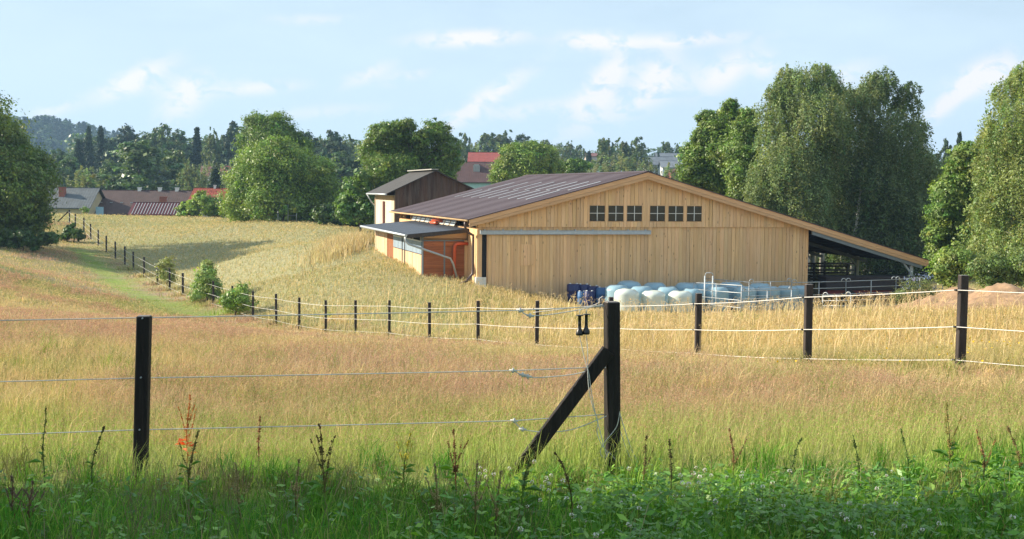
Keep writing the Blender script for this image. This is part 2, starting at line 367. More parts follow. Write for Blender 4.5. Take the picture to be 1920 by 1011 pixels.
def hgt(X, Y):
    X = np.asarray(X, float); Y = np.asarray(Y, float); sh = np.broadcast(X, Y).shape
    x = np.clip(np.broadcast_to(X, sh).ravel(), -90, 65); y = np.clip(np.broadcast_to(Y, sh).ravel(), -12, 172)
    xr = np.broadcast_to(X, sh).ravel(); yr = np.broadcast_to(Y, sh).ravel()
    z = np.empty(len(x)); n = len(ctl)
    for a in range(0, len(x), 40000):
        b = slice(a, a+40000)
        d2 = ((x[b, None]-ctl[None, :, 0])**2+(y[b, None]-ctl[None, :, 1])**2)/400
        z[b] = (.5*d2*np.log(d2+1e-12))@TW[:n]+TW[n]+TW[n+1]*x[b]/20+TW[n+2]*y[b]/20
    far = .4+np.clip((yr-190)*.035, 0, 10)*np.clip((xr/np.maximum(yr, 1)+.12)/.15, 0, 1)+np.clip((yr-200)*.008, 0, 4)
    far = far+44*np.exp(-(np.abs(xr+360)/105)**2.6-((yr-950)/180)**2)
    t = np.clip((yr-150)/35, 0, 1); t = t*t*(3-2*t)
    return (z*(1-t)+far*t).reshape(sh)
def h1(x, y): return float(hgt(np.array([x]), np.array([y]))[0])
def ground_at(px, py, y0=6, y1=165, step=.25):
    d = raydir(px, py); Ys = np.arange(y0, y1, step); k = Ys/d.y
    z = CZ+d.z*k; g = hgt(d.x*k, Ys); i = np.argmax(z <= g)
    if not (z <= g).any(): i = len(Ys)-1
    return float(d.x*k[i]), float(Ys[i])
FX = np.array([W(*p).x for p in POSTS][::-1]); FY = np.array([float(p[2]) for p in POSTS][::-1])
def fence_y(x): return np.where(x > FX[-1], FY[-1]-(x-FX[-1])*1.1, np.interp(x, FX, FY))
PATH = np.array([ground_at(*p) for p in [(150, 470), (175, 492), (205, 520), (245, 548), (295, 570), (350, 586), (405, 592)]])
def seg_dist(x, y, P):
    d = np.full(np.shape(x), 1e9)
    for (ax, ay), (bx, by) in zip(P[:-1], P[1:]):
        L = (bx-ax)**2+(by-ay)**2; t = np.clip(((x-ax)*(bx-ax)+(y-ay)*(by-ay))/L, 0, 1)
        d = np.minimum(d, np.hypot(x-ax-t*(bx-ax), y-ay-t*(by-ay)))
    return d
def sstep(a, b, x): t = np.clip((x-a)/(b-a), 0, 1); return t*t*(3-2*t)
STRAW = np.array((.57, .44, .235)); PINK = np.array((.49, .355, .255)); GOLD = np.array((.58, .435, .19)); OAT = np.array((.47, .435, .235))
OLIVE = np.array((.27, .30, .085)); GREEN = np.array((.14, .31, .035)); LUSH = np.array((.075, .24, .025)); BRIGHT = np.array((.30, .46, .07)); FARG = np.array((.10, .15, .05))
def zone(x, y):
    """colour of the plants growing at a spot, shade painted in behind the canopy, and what kind of stand they form"""
    x = np.asarray(x, float); y = np.asarray(y, float)
    fy = fence_y(x); beyond = sstep(-.6, .6, y-fy)[:, None]
    a = fbm(x, y*.6, 3.2, 3)[:, None]; b = fbm(x, y, 1.1, 5)[:, None]; c = fbm(x*.5, y, 7, 8)[:, None]
    mead = STRAW*(1-sstep(.45, .62, a))+PINK*sstep(.45, .62, a)
    mead = mead*(1-.6*sstep(.46, .64, b))+OLIVE*1.25*.6*sstep(.46, .64, b)
    gz = (1-sstep(11.0, 15.5, y+(c[:, 0]-.5)*4))[:, None]
    mead = mead*(1-.75*gz)+(OLIVE*.7+BRIGHT*.6)*.75*gz
    g2 = (1-sstep(8.3, 9.9, y+(c[:, 0]-.5)*1.5))[:, None]; mead = mead*(1-g2)+LUSH*g2
    pt = (np.exp(-(seg_dist(x, y, PATH)/1.0)**2))[:, None]*(.35+.65*b); mead = mead*(1-pt)+BRIGHT*pt
    lf = (sstep(-9, -14, x)*sstep(38, 50, y)*sstep(.45, .6, c[:, 0]))[:, None]; mead = mead*(1-.55*lf)+OLIVE*.55*lf
    w = sstep(-5, 2, x)[:, None]
    fld = OAT*(1-w)+GOLD*w
    fld = fld*(1-.3*sstep(.4, .65, c))+(OLIVE*1.15)*.3*sstep(.4, .65, c)
    nr = np.exp(-((y-fy)/3.)**2)[:, None]*.5; fld = fld*(1-nr)+(STRAW*.6+OLIVE*.4)*nr
    out = mead*(1-beyond)+fld*beyond
    fr = sstep(150, 165, y)[:, None]; out = out*(1-fr)+FARG*fr
    und_shade = (sstep(17, 19, x-.05*(y-80))*sstep(78, 84, y)*(1-sstep(125, 140, y)))[:, None]; out = out*(1-und_shade)+np.array((.035, .045, .018))*und_shade  # ground behind the canopy coloured dark, tree shade painted into the tint
    yard = (np.exp(-(((x-12)/16)**2+((y-72)/9)**2)**2))[:, None]*.6; out = out*(1-yard)+np.array((.16, .15, .08))*yard
    return np.clip(out, .01, 1)

# ground sheet
def axis(dense, lo, hi, n):
    a = list(dense); s = dense[1]-dense[0]
    while a[-1] < hi: s *= 1.16; a.append(a[-1]+s)
    b = []; s = dense[1]-dense[0]; q = dense[0]
    while q > lo: s *= 1.16; q -= s; b.append(q)
    return np.array(b[::-1]+a)
gx = axis(np.arange(-64, 44, .8), -2600, 2600, 0); gy = axis(np.arange(2, 175, .8), -300, 4200, 0)
GX, GY = np.meshgrid(gx, gy); GZ = hgt(GX.ravel(), GY.ravel())
co = np.c_[GX.ravel(), GY.ravel(), GZ]; nx, ny = len(gx), len(gy)
ii = (np.arange(ny-1)[:, None]*nx+np.arange(nx-1)[None, :]).ravel()
fl = np.c_[ii, ii+1, ii+nx+1, ii+nx].ravel()
m, t, o_ = new_mat('meadow_soil'); p_ = t.n('ShaderNodeBsdfPrincipled'); at = t.n('ShaderNodeAttribute', attribute_name='tint'); tcn = t.n('ShaderNodeTexCoord')
nn = t.noise(tcn.outputs['Object'], 5, 6, .7); c_ = t.mix(1., at.outputs[0], t.ramp(nn, [(.3, .45), (.7, .95)]), 'MULTIPLY')
t.l(c_, p_.inputs['Base Color']); p_.inputs['Roughness'].default_value = .95; p_.inputs['Specular IOR Level'].default_value = .1
bb = t.n('ShaderNodeBump'); bb.inputs['Strength'].default_value = .8; bb.inputs['Distance'].default_value = .15; t.l(nn, bb.inputs['Height']); t.l(bb.outputs[0], p_.inputs['Normal']); t.l(p_.outputs[0], o_.inputs[0])
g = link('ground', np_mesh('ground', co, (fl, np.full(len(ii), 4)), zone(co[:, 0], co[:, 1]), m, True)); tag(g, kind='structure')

# ------------------------------------------------------------------ barn
A = math.atan((960-321)/F); BL = Vector((-1.73, 64, 0)); U = Vector((math.cos(A), math.sin(A), 0)); V = Vector((-math.sin(A), math.cos(A), 0))
barn = thing('barn', BL, 'large new larch barn with wide brown sheet roof and open canopy', 'barn', rz=A)
AU, AZ = 8.85, 6.98; KL = .262; KR = .2815; WID = 18.2; LEN = 22.6; VF = -.45; UL = -.54; UR = 25.3
def rz_(u): return AZ-(AU-u)*KL if u < AU else AZ-(u-AU)*KR
def shade(lo=.84, hi=1.08):
    k = R.uniform(lo, hi); return (k*R.uniform(.97, 1.03), k, k*R.uniform(.93, 1.05))
def boards_v(mb, u0, u1, zb, ztop, v, w=.2, th=.025, holes=(), batten=True, lo=.84, hi=1.08):
    """vertical boards on a v plane facing -v; ztop may be a function of u"""
    u = u0
    while u < u1-1e-6:
        e = min(u+w*R.uniform(.9, 1.1), u1)
        if u1-e < .06: e = u1
        off = R.uniform(0, .014); c = shade(lo, hi)
        spans = [(zb, None)]
        for (a, b, z0, z1) in holes:
            if u < b-1e-4 and e > a+1e-4:
                spans = [(zb, z0), (z1, None)]
        for z0, z1 in spans:
            if z1 is None: za = ztop(u) if callable(ztop) else ztop; zc = ztop(e) if callable(ztop) else ztop
            else: za = zc = z1
            g = .004 if R.random() < .7 else .011
            mb.hexa([(u+g, v-th-off, z0), (e-g, v-th-off, z0), (e-g, v, z0), (u+g, v, z0), (u+g, v-th-off, za), (e-g, v-th-off, zc), (e-g, v, zc), (u+g, v, za)], c)
        u = e
WZ0, WZ1 = 4.44, 5.22
WINS = [(5.82, 6.68), (6.83, 7.69), (7.84, 8.70)] + [(9.10, 9.97), (10.12, 10.99), (11.15, 12.02)]
# split board edges at window edges
mb = MB(); top = lambda u: rz_(u)-.27
edges = [0]+[x for w_ in WINS for x in w_]+[WID]; LAP = 4.12
for i in range(len(edges)-1):
    a, b = edges[i], edges[i+1]
    if (a, b) in WINS:
        boards_v(mb, a, b, LAP, WZ0-.04, -.075); boards_v(mb, a, b, WZ1+.04, top, -.075)
    else: boards_v(mb, a, b, LAP, top, -.075, w=.2)
mb.box(0, WID, -.03, .10, LAP+.002, 4.3, (.2, .2, .2)) if False else None
mb.build('gable_boarding', 'wood', barn)
mb = MB(); boards_v(mb, .46, WID, -.6, LAP+.05, 0, w=.21); boards_v(mb, 0, .22, .9, LAP+.05, 0, w=.22); boards_v(mb, .22, .46, 3.76, LAP+.05, 0, w=.24)
mb.build('front_wall', 'wood', barn)
mb = MB()   # sliding door standing proud of the wall
boards_v(mb, .52, 5.1, -.5, 3.72, -.07, w=.19, holes=[], lo=.85, hi=1.12)
sd = mb.build('sliding_door', 'wood', barn)
mb = MB(); boards_v(mb, 2.19, 2.91, 2.18, 3.24, -.105, w=.18, th=.02, lo=.92, hi=1.12); mb.build('hatch', 'wood', sd)
mb = MB(); mb.box(.2, .5, .03, .06, .9, 3.76); mb.build('shade_panel', 'dark', barn)  # near-black panel filling the gap, painted in place of the shade inside
mb = MB(); mb.box(.09, 9.15, -.20, -.10, 3.77, 3.93); mb.box(.09, 9.15, -.23, -.08, 3.915, 3.95); mb.box(.09, 9.15, -.23, -.215, 3.75, 3.93)
for k in range(10): mb.box(.3+k*.95, .36+k*.95, -.16, .0, 3.93, 4.0)
mb.build('door_rail', 'galv_dull', barn)
for (a, b) in WINS:
    f = MB(); z0, z1 = WZ0, WZ1; fw = .02
    f.box(a, b, -.115, -.06, z0-.04, z0+fw-.04); f.box(a, b, -.115, -.06, z1, z1+.04); f.box(a, a+fw, -.115, -.06, z0, z1); f.box(b-fw, b, -.115, -.06, z0, z1)
    fo = f.build('window', 'wood_h', barn)
    q = MB(); q.box((a+b)/2-.016, (a+b)/2+.016, -.105, -.08, z0+.005, z1); q.box(a+fw, b-fw, -.103, -.078, (z0+z1)/2-.014, (z0+z1)/2+.014); q.build('glazing_bars', 'white', fo)
    q = MB(); q.box(a+fw, b-fw, -.074, -.068, z0+.005, z1); q.build('pane', 'glass', fo)
# barge boards and lower trim
def slab(mb, ua, ub, v0, v1, dz0, dz1, col=(1, 1, 1)):
    za, zb = rz_(ua), rz_(ub)
    mb.hexa([(ua, v0, za+dz0), (ub, v0, zb+dz0), (ub, v1, zb+dz0), (ua, v1, za+dz0), (ua, v0, za+dz1), (ub, v0, zb+dz1), (ub, v1, zb+dz1), (ua, v1, za+dz1)], col)
for side in ((UL, AU), (AU+.003, UR)):
    mb = MB(); slab(mb, side[0], side[1], VF-.01, VF+.03, -.24, -.03, (1.05, 1., .95)); slab(mb, side[0]+.05, side[1]-.05 if side[1] != AU else AU, VF+.032, -.06, -.30, -.262, (.92, .9, .85))
    slab(mb, side[0], side[1], VF-.012, VF+.02, -.40, -.25, (.9, .88, .85)); mb.build('barge_board', 'wood_h', barn)
# roof: thin sheet with real waves near the camera is left to the bump; two slopes
for nm, ua, ub in (('roof_left', UL-.05, AU), ('roof_right', AU, UR)):
    mb = MB(); N = 200; ys = [VF-.04+(LEN+.9)*k/N for k in range(N+1)]
    for k in range(N):
        d0 = .012 if k % 2 else 0; d1 = 0 if k % 2 else .012
        for s0, s1 in ((ua, ub),):
            mb.face([(s0, ys[k], rz_(s0)+d0), (s1, ys[k], rz_(s1)+d0), (s1, ys[k+1], rz_(s1)+d1), (s0, ys[k+1], rz_(s0)+d1)])
            mb.face([(s0, ys[k+1], rz_(s0)-.03+d1), (s1, ys[k+1], rz_(s1)-.03+d1), (s1, ys[k], rz_(s1)-.03+d0), (s0, ys[k], rz_(s0)-.03+d0)])
    slab(mb, ua, ub, ys[0]-.003, ys[0]-.001, -.035, .012); 
    rf = mb.build('roof', 'roof_brown', barn)
    if nm == 'roof_left':
        lo_t = [.9, 2.22, 3.99, 5.91, 8.07, 10.52, 12.7, 14.89, 17.2, 19.65]; up_t = [.96, 2.9, 4.9, 7.0, 9.3, 11.9, 15.0, 18.3]
        for ts, (a, b) in ((lo_t[1:], (3.12, 4.93)), (up_t, (5.02, 6.76))):
            for tt in ts:
                q = MB(); slab(q, a, b, tt-.12, tt+.12, .016, .03); q.build('skylight', 'skylight', rf)
    else:
        pass
q = MB(); q.hexa([(AU-.25, VF-.05, rz_(AU-.25)+.02), (AU, VF-.05, AZ+.025), (AU, LEN+.4, AZ+.025), (AU-.25, LEN+.4, rz_(AU-.25)+.02), (AU-.25, VF-.05, rz_(AU-.25)+.035), (AU, VF-.05, AZ+.05), (AU, LEN+.4, AZ+.05), (AU-.25, LEN+.4, rz_(AU-.25)+.035)])
q.hexa([(AU, VF-.05, AZ+.025), (AU+.25, VF-.05, rz_(AU+.25)+.02), (AU+.25, LEN+.4, rz_(AU+.25)+.02), (AU, LEN+.4, AZ+.025), (AU, VF-.05, AZ+.05), (AU+.25, VF-.05, rz_(AU+.25)+.035), (AU+.25, LEN+.4, rz_(AU+.25)+.035), (AU, LEN+.4, AZ+.05)])
q.build('ridge_cap', 'roof_brown', barn)
# left long wall: boards, posts, awning windows
mb = MB()
def boards_u(mb, u, v0, v1, zb, zt, w=.2, lo=.85, hi=1.1, th=.025):
    v = v0
    while v < v1-1e-6:
        e = min(v+w, v1); c = shade(lo, hi); off = R.uniform(0, .012)
        mb.box(u-th-off, u, v+.004, e-.004, zb, zt, c); v = e
boards_u(mb, 0, .0, LEN, .9, 4.0)
mb.build('side_wall', 'wood', barn)
mb = MB(); mb.box(-.02, .12, -.0, LEN, 4.42, 4.56, (.95, .9, .85)); mb.box(.02, .10, 0, LEN, 3.98, 4.06, (.95, .9, .85)); 
for k in range(9): mb.box(-.06, .10, k*2.6+.02, k*2.6+.16, 4.06, 4.42)
mb.build('wall_plate', 'wood_y', barn)
mb = MB(); mb.box(.3, .34, .2, LEN, 3.9, 4.6); mb.build('shade_sheet', 'dark', barn)  # added near-black sheet, paints the shade seen behind the vent flaps
fr_v = [4.6+1.42*k for k in range(9)]
for k, v in enumerate(fr_v):
    q = MB(); L0, L1 = v, v+1.2; dz = .40; du = .16
    def bar(a, b): q.beam(a, b, .045, .045)
    bar((-.03, L0, 4.44), (-.03, L1, 4.44)); bar((-.03-du, L0, 4.05), (-.03-du, L1, 4.05)); bar((-.03, L0, 4.44), (-.03-du, L0, 4.05)); bar((-.03, L1, 4.44), (-.03-du, L1, 4.05))
    vf = q.build('vent_flap', 'pale_wood', barn)
    q = MB(); q.hexa([(-.03-du+.01, L0+.03, 4.06), (-.03-du+.01, L1-.03, 4.06), (-.02-du+.01, L1-.03, 4.06), (-.02-du+.01, L0+.03, 4.06), (-.04, L0+.03, 4.42), (-.04, L1-.03, 4.42), (-.03, L1-.03, 4.42), (-.03, L0+.03, 4.42)]); q.build('pane', 'galv_dull', vf)
mb = MB()
gz = rz_(UL)-.03
mb.tube([(UL-.10, VF, gz-.05), (UL-.10, LEN+.4, gz-.05)], .05, 10); mb.build('gutter', 'wood_y', barn)
mb = MB(); mb.tube([(UL-.10, VF+.45, gz-.1), (UL-.10, VF+.5, gz-.35), (UL+.05, .25, gz-.62), (-.16, .3, gz-.8), (-.16, .3, gz-1.0), (-.16, .3, 2.1), (-.18, .3, 1.75), (-.5, .25, 1.4), (-1.4, .1, 1.0)], .065, 10); mb.build('downpipe', 'brown_metal', barn)
mb = MB(); mb.box(-.1, .42, -.14, .3, -.5, 1.6); mb.build('plinth', 'render', barn)
# back and right walls
mb = MB(); boards_v(mb, 0, WID, -.3, top, LEN); mb.build('rear_wall', 'wood', barn)
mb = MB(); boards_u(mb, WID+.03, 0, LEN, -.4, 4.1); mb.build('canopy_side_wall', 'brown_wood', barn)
mb = MB(); mb.box(WID-.16, WID+.012, -.06, -.028, -.4, LAP+.02, (.95, .9, .85)); mb.build('corner_board', 'wood', barn)
# canopy: steel frames, purlins, posts, underside
for v in (-.35, 5.4, 10.8, 16.2, 21.8):
    mb = MB()
    za, zb = rz_(WID)-.45, rz_(UR-.35)-.45
    mb.hexa([(WID+.05, v-.06, za-.16), (UR-.35, v-.06, zb-.14), (UR-.35, v+.06, zb-.14), (WID+.05, v+.06, za-.16), (WID+.05, v-.06, za+.04), (UR-.35, v-.06, zb+.04), (UR-.35, v+.06, zb+.04), (WID+.05, v+.06, za+.04)])
    mb.build('canopy_beam', 'beam_grey', barn)
for v in (-.2, 5.5, 10.9, 16.3, 21.7):
    q = MB(); q.box(24.28, 24.46, v-.09, v+.09, -.4, rz_(24.4)-.35); q.beam((24.3, v, rz_(24.4)-.9), (23.7, v, rz_(23.7)-.4), .1, .1); q.build('canopy_post', 'galv_dull', barn)
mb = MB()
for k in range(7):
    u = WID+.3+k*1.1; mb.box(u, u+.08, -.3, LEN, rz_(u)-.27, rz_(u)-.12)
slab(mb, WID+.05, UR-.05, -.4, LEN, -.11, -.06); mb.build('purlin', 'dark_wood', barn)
for u, v in ((20.2, 21.6), (22.3, 21.6), (21., 10.8)):
    q = MB(); q.box(u, u+.2, v, v+.2, -.4, rz_(u)-.3); q.build('inner_post', 'dark_wood', barn)

# ------------------------------------------------------------------ lean-to beside the barn
AO = BL+U*(-2.42)+V*2.1
ann = thing('lean_to_shed', (AO.x, AO.y, 0), 'low lean-to shed with dark grey sheet roof against the barn', 'shed', rz=A)
AW, AL = 2.40, 15.4     # local: x 0..AW to the barn wall, y 0..AL back
mb = MB()
z0, z1 = 3.69, 3.98
def az_(x): return z0+(x+.82)*(z1-z0)/(AW+.82)
N = 60
for k in range(N):
    ya, yb = -.35+(AL+.6)*k/N, -.35+(AL+.6)*(k+1)/N; d0 = .01*(k % 2); d1 = .01-d0
    mb.face([(-.82, ya, z0+d0), (AW-.03, ya, z1+d0), (AW-.03, yb, z1+d1), (-.82, yb, z0+d1)])
mb.hexa([(-.82, -.35, z0-.05), (AW-.03, -.35, z1-.05), (AW-.03, AL+.25, z1-.05), (-.82, AL+.25, z0-.05), (-.82, -.35, z0-.006), (AW-.03, -.35, z1-.006), (AW-.03, AL+.25, z1-.006), (-.82, AL+.25, z0-.006)])
mb.build('roof', 'roof_grey', ann)
mb = MB(); mb.hexa([(-.80, -.38, z0-.2), (AW-.05, -.38, z1-.2), (AW-.05, -.352, z1-.2), (-.80, -.352, z0-.2), (-.80, -.38, z0-.02), (AW-.05, -.38, z1-.02), (AW-.05, -.352, z1-.02), (-.80, -.352, z0-.02)]); mb.build('fascia', 'dark_wood', ann)
mb = MB(); mb.tube([(-.9, -.36, z0-.07), (-.9, AL+.2, z0-.07)], .07, 10); mb.build('gutter', 'galv', ann)
mb = MB(); mb.tube([(-.9, -.25, z0-.1), (-.9, -.25, z0-.35), (-.75, -.3, z0-.5), (.7, -.55, z0-1.0), (1.35, -.62, z0-1.22), (1.5, -.62, z0-1.5), (1.75, -.62, z0-2.4)], .055, 10); mb.build('downpipe', 'galv', ann)
mb = MB()
z = .6
while z < 3.32:   # horizontal red planks of the end wall
    mb.box(.06, AW-.20, -.03-R.uniform(0, .012), .03, z+.004, min(z+.19, 3.32), shade(.75, 1.15)); z += .19
mb.build('plank_wall', 'red_wood', ann)
mb = MB(); mb.box(0, .07, -.06, .06, .6, 3.62); mb.box(1.12, 1.2, -.06, .06, .6, 3.34); mb.box(.08, AW-.20, -.055, .06, 3.325, 3.38); mb.build('steel_frame', 'beam_grey', ann)
mb = MB(); mb.face([(.08, 0, 3.385), (AW-.05, 0, 3.385), (AW-.05, 0, z1-.2), (.08, 0, z0-.17)]); mb.box(.08, AW-.05, .0, .03, 3.385, 3.5, (.9, .9, .9)); mb.build('upper_boarding', 'wood_h', ann)
mb = MB(); mb.box(AW-.19, AW-.02, -.10, .05, .8, 3.36); mb.build('wall_pier', 'wood', ann)
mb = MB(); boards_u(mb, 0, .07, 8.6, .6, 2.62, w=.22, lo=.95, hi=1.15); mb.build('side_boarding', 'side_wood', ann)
mb = MB(); boards_u(mb, -.005, .07, 8.6, 2.66, 3.3, w=.3, lo=.85, hi=1.1); mb.build('sheet_cladding', 'grey_sheet', ann)
mb = MB(); mb.box(-.02, .05, 8.6, 10.8, .6, 3.5); mb.build('brown_door', 'brown_wood', ann)
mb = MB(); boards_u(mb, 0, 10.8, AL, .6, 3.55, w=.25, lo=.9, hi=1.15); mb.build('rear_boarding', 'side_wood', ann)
mb = MB(); mb.box(.1, .14, .05, AL-.1, 2.4, 3.55); mb.build('shade_sheet', 'dark', ann)  # added near-black sheet, paints the shade inside the lean-to
for y in (4.7, 5.5): 
    q = MB(); q.box(-.07, -.03, y, y+.12, .6, 3.5); q.build('wall_post', 'dark_wood', ann)
mb = MB()
for y in (0.3, 2.6, 6.6): mb.box(-.04, .03, y, y+.05, 3.3, 3.62)
mb.box(-.05, .02, .07, 8.6, 3.28, 3.34); mb.build('window_frame', 'white', ann)
# orange pipe on the end wall
mb = MB(); mb.tube([(AW-.02, -.16, 3.20), (1.85, -.16, 3.20), (1.74, -.16, 3.16), (1.68, -.16, 3.08), (1.66, -.16, 2.95), (1.66, -.16, 1.0)], .085, 12)
pp = mb.build('pipe', 'orange', None); pp.matrix_world = Matrix.Translation((AO.x, AO.y, 0)) @ Matrix.Rotation(A, 4, 'Z'); tag(pp, 'bent orange plastic pipe running down the red planks of the lean-to', 'pipe')
mb = MB()
mb.tube([(-.2, 7.9, 4.20), (-.35, 8.4, 4.30), (-.3, 9.9, 4.22)], .09, 10); mb.tube([(-.35, 8.5, 4.08), (-.42, 9.9, 4.08)], .08, 10)
pp = mb.build('pipe_offcut', 'orange', None); pp.matrix_world = Matrix.Translation(BL) @ Matrix.Rotation(A, 4, 'Z'); tag(pp, 'short orange pipe pieces lying on the grey lean-to roof under the eave', 'pipe')

# ------------------------------------------------------------------ old dark barn behind
def px_u(px, O, t=0):
    """s along U so that O+U*s is seen in column px (at eye level)"""
    r = (px-960)/F; return (r*O.y-O.x)/(U.x-r*U.y)
OB = Vector(((740-960)/F*89, 89, 0)); OB.x += .0
ob = thing('old_barn', OB, 'old barn with dark weathered gable boards behind the new roof', 'barn', rz=A)
def oz(py): return CZ-(py-354)*88.5/F
uap = px_u(815, OB); zap = oz(319)+.02; url = px_u(723, OB); zl = oz(363); urr = uap+4.2; k1_ = (zap-zl)/(uap-url); OL = 8.8; k2_ = k1_*.98
def orz(u): return zap-(uap-u)*k1_ if u < uap else zap-(u-uap)*k2_
mb = MB(); boards_v(mb, 0, 6.4, 0, lambda u: orz(u)-.08, 0, w=.19, lo=.7, hi=1.3); mb.build('gable_wall', 'old_wood', ob)
for nm, a, b in (('roof', url, uap), ('roof', uap, urr+3.0)):
    mb = MB(); mb.hexa([(a, -.35, orz(a)-.07), (b, -.35, orz(b)-.07), (b, OL+.3, orz(b)-.07), (a, OL+.3, orz(a)-.07), (a, -.35, orz(a)), (b, -.35, orz(b)), (b, OL+.3, orz(b)), (a, OL+.3, orz(a))]); mb.build('roof', 'roof_old', ob)
mb = MB(); mb.beam((uap-.1, -.4, zap+.05), (uap-.1, OL+.3, zap+.05), .5, .07); mb.build('ridge_cap', 'concrete', ob)
mb = MB(); mb.tube([(url-.05, -.3, zl-.08), (url-.05, OL, zl-.08)], .06, 8); mb.tube([(url-.05, OL-.2, zl-.1), (url+.3, OL-.2, zl-.7), (-.08, OL-.2, zl-1.0), (-.08, OL-.2, 1)], .05, 8); mb.build('gutter', 'galv', ob)
mb = MB(); boards_u(mb, 0, 0, OL, 0, zl-.15, w=.4, lo=.85, hi=1.15, th=.03)
mb.box(-.06, -.0, 0, .35, 0, zl-.15, (.8, .7, .55)); mb.box(-.06, 0, OL-.35, OL, 0, zl-.15, (.85, .72, .55)); mb.box(-.06, 0, 0, OL, zl-.5, zl-.2, (.8, .62, .42)); mb.build('side_wall', 'pale_wood', ob)
mb = MB(); mb.box(-.08, -.03, 4.0, 5.0, 0, zl-.6, (.25, .14, .09)); mb.build('door', 'brown_wood', ob)
mb = MB(); boards_v(mb, 0, 6.4, 0, lambda u: orz(u)-.08, OL, w=.3); mb.build('rear_wall', 'old_wood', ob)

# ------------------------------------------------------------------ houses of the village
def house(label, px0, px1, pyr, pye, Y, depth, roofcol, wallcol, hip=0, walls=None, rot=0, name='house', kind='house', overhang=.4, wins=(), period=.3, group='village houses behind the field'):
    """ridge runs across the view; px0..px1 the roof's width, pyr / pye the rows of ridge and near eave"""
    a = W(px0, pyr, Y); b = W(px1, pyr, Y); e = W((px0+px1)/2, pye, Y-depth/2)
    w = b.x-a.x; zr = (a.z+b.z)/2; ze = e.z; cx = (a.x+b.x)/2
    gz_ = h1(cx, Y)-1
    o = thing(name, (cx, Y, gz_), label, kind, group, rz=rot)
    zr -= gz_; ze -= gz_; hw = w/2; d2 = depth/2
    wm = plain('house_wall', wallcol, .85, var=.08, scale=2, bump=.1)
    mb = MB(); g = overhang; kk = (zr-ze)/d2
    zw = ze+kk*g-.1
    mb.box(-hw+g, hw-g, -d2+g, d2-g, 0, zw)
    if not hip:
        for s in (-1, 1):
            x = s*(hw-g); mb.face([(x, -d2+g, zw), (x, d2-g, zw), (x, 0, zr-.12)])
    mb.build('wall', wm, o)
    rm = roof_mat('house_roof', tuple(c*.68 for c in roofcol), period, 'x', .9, .25, .12)
    mb = MB(); hx = hw-hip
    def pl(pts): mb.face(pts); mb.face([(x, y, z-.1) for x, y, z in reversed(pts)])
    pl([(-hw, -d2, ze), (hw, -d2, ze), (hx, 0, zr), (-hx, 0, zr)]); pl([(hw, d2, ze), (-hw, d2, ze), (-hx, 0, zr), (hx, 0, zr)])
    if hip: pl([(hw, -d2, ze), (hw, d2, ze), (hx, 0, zr)]); pl([(-hw, d2, ze), (-hw, -d2, ze), (-hx, 0, zr)])
    mb.box(-hw, hw, -d2-.02, -d2, ze-.12, ze); mb.box(-hx, hx, -.08, .08, zr-.02, zr+.05)
    rf = mb.build('roof', rm, o)
    for (wx, wz, ww, wh) in wins:
        q = MB(); q.box(wx, wx+ww, -d2+g-.04, -d2+g-.003, wz-gz_, wz+wh-gz_); f = q.build('window', 'white', o)
        q = MB(); q.box(wx+.07, wx+ww-.07, -d2+g-.05, -d2+g-.042, wz-gz_+.07, wz+wh-gz_-.07); q.build('pane', 'glass', f)
    return o, rf, (cx, gz_, zr, ze, d2, w)
def chimney(rf, x, y, z0, h, w=.5, mat='concrete', cap=None):
    q = MB(); q.box(x-w/2, x+w/2, y-w/2, y+w/2, z0-.6, z0+h); q.box(x-w/2-.05, x+w/2+.05, y-w/2-.05, y+w/2+.05, z0+h, z0+h+.08)
    q.build('chimney', mat, rf)
M['brick'] = plain('brick', (.30, .10, .06), .85, var=.25, scale=8)
M['blue_board'] = plain('light_blue_board', (.35, .55, .68), .6, var=.05)
o, rf, I = house('grey tiled house with brick chimney behind the fence end', 86, 188, 352, 390, 172, 8.5, (.16, .18, .19), (.55, .45, .26), period=.35)
chimney(rf, W(125, 360, 172).x-I[0], -1.6, I[2]-.9, .9, .75, 'brick')
o, rf, I = house('long brown tiled farmhouse between the grey and the red roofs', 186, 366, 357, 402, 176, 11, (.115, .070, .062), (.4, .33, .24), period=.3)
for px in (262, 300, 332): chimney(rf, W(px, 355, 176).x-I[0], 0, I[2]-.1, .45, .45, 'white')
chimney(rf, W(303, 375, 172).x-I[0], -3.2, I[2]-1.8, .9, .8, 'brick')
for k in range(9):
    q = MB(); x = -5.6+k*1.4; q.box(x, x+.35, -3.05, -2.9, I[3]+(I[2]-I[3])*.46, I[3]+(I[2]-I[3])*.46+.1); q.build('snow_guard', 'galv', rf)
o, rf, I = house('dark red corrugated shed with pale vertical ribs behind the oat field', 250, 344, 380, 402.5, 163, 5, (.13, .022, .035), (.3, .2, .18), period=.6, kind='shed', name='shed')
for k in range(17):
    q = MB(); x = -I[5]/2+.45+k*.375; zz = lambda y: I[2]+(I[3]-I[2])*(-y/2.5)
    q.hexa([(x, -2.45, zz(-2.45)+.01), (x+.07, -2.45, zz(-2.45)+.01), (x+.07, -.15, zz(-.15)+.01), (x, -.15, zz(-.15)+.01), (x, -2.45, zz(-2.45)+.05), (x+.07, -2.45, zz(-2.45)+.05), (x+.07, -.15, zz(-.15)+.05), (x, -.15, zz(-.15)+.05)]); q.build('rib', 'skylight', rf)
o, rf, I = house('bright orange-red tiled house half behind the big green tree', 364, 470, 353, 384, 175, 9, (.36, .062, .030), (.5, .42, .33), period=.35)
for k in range(8):
    q = MB(); x = -I[5]/2+1+k*.72; q.box(x, x+.16, -1.1, -1., I[3]+(I[2]-I[3])*.8, I[3]+(I[2]-I[3])*.8+.09); q.build('snow_guard', 'dark', rf)
chimney(rf, W(403, 351, 175).x-I[0], 0, I[2], .35, .3, 'white')
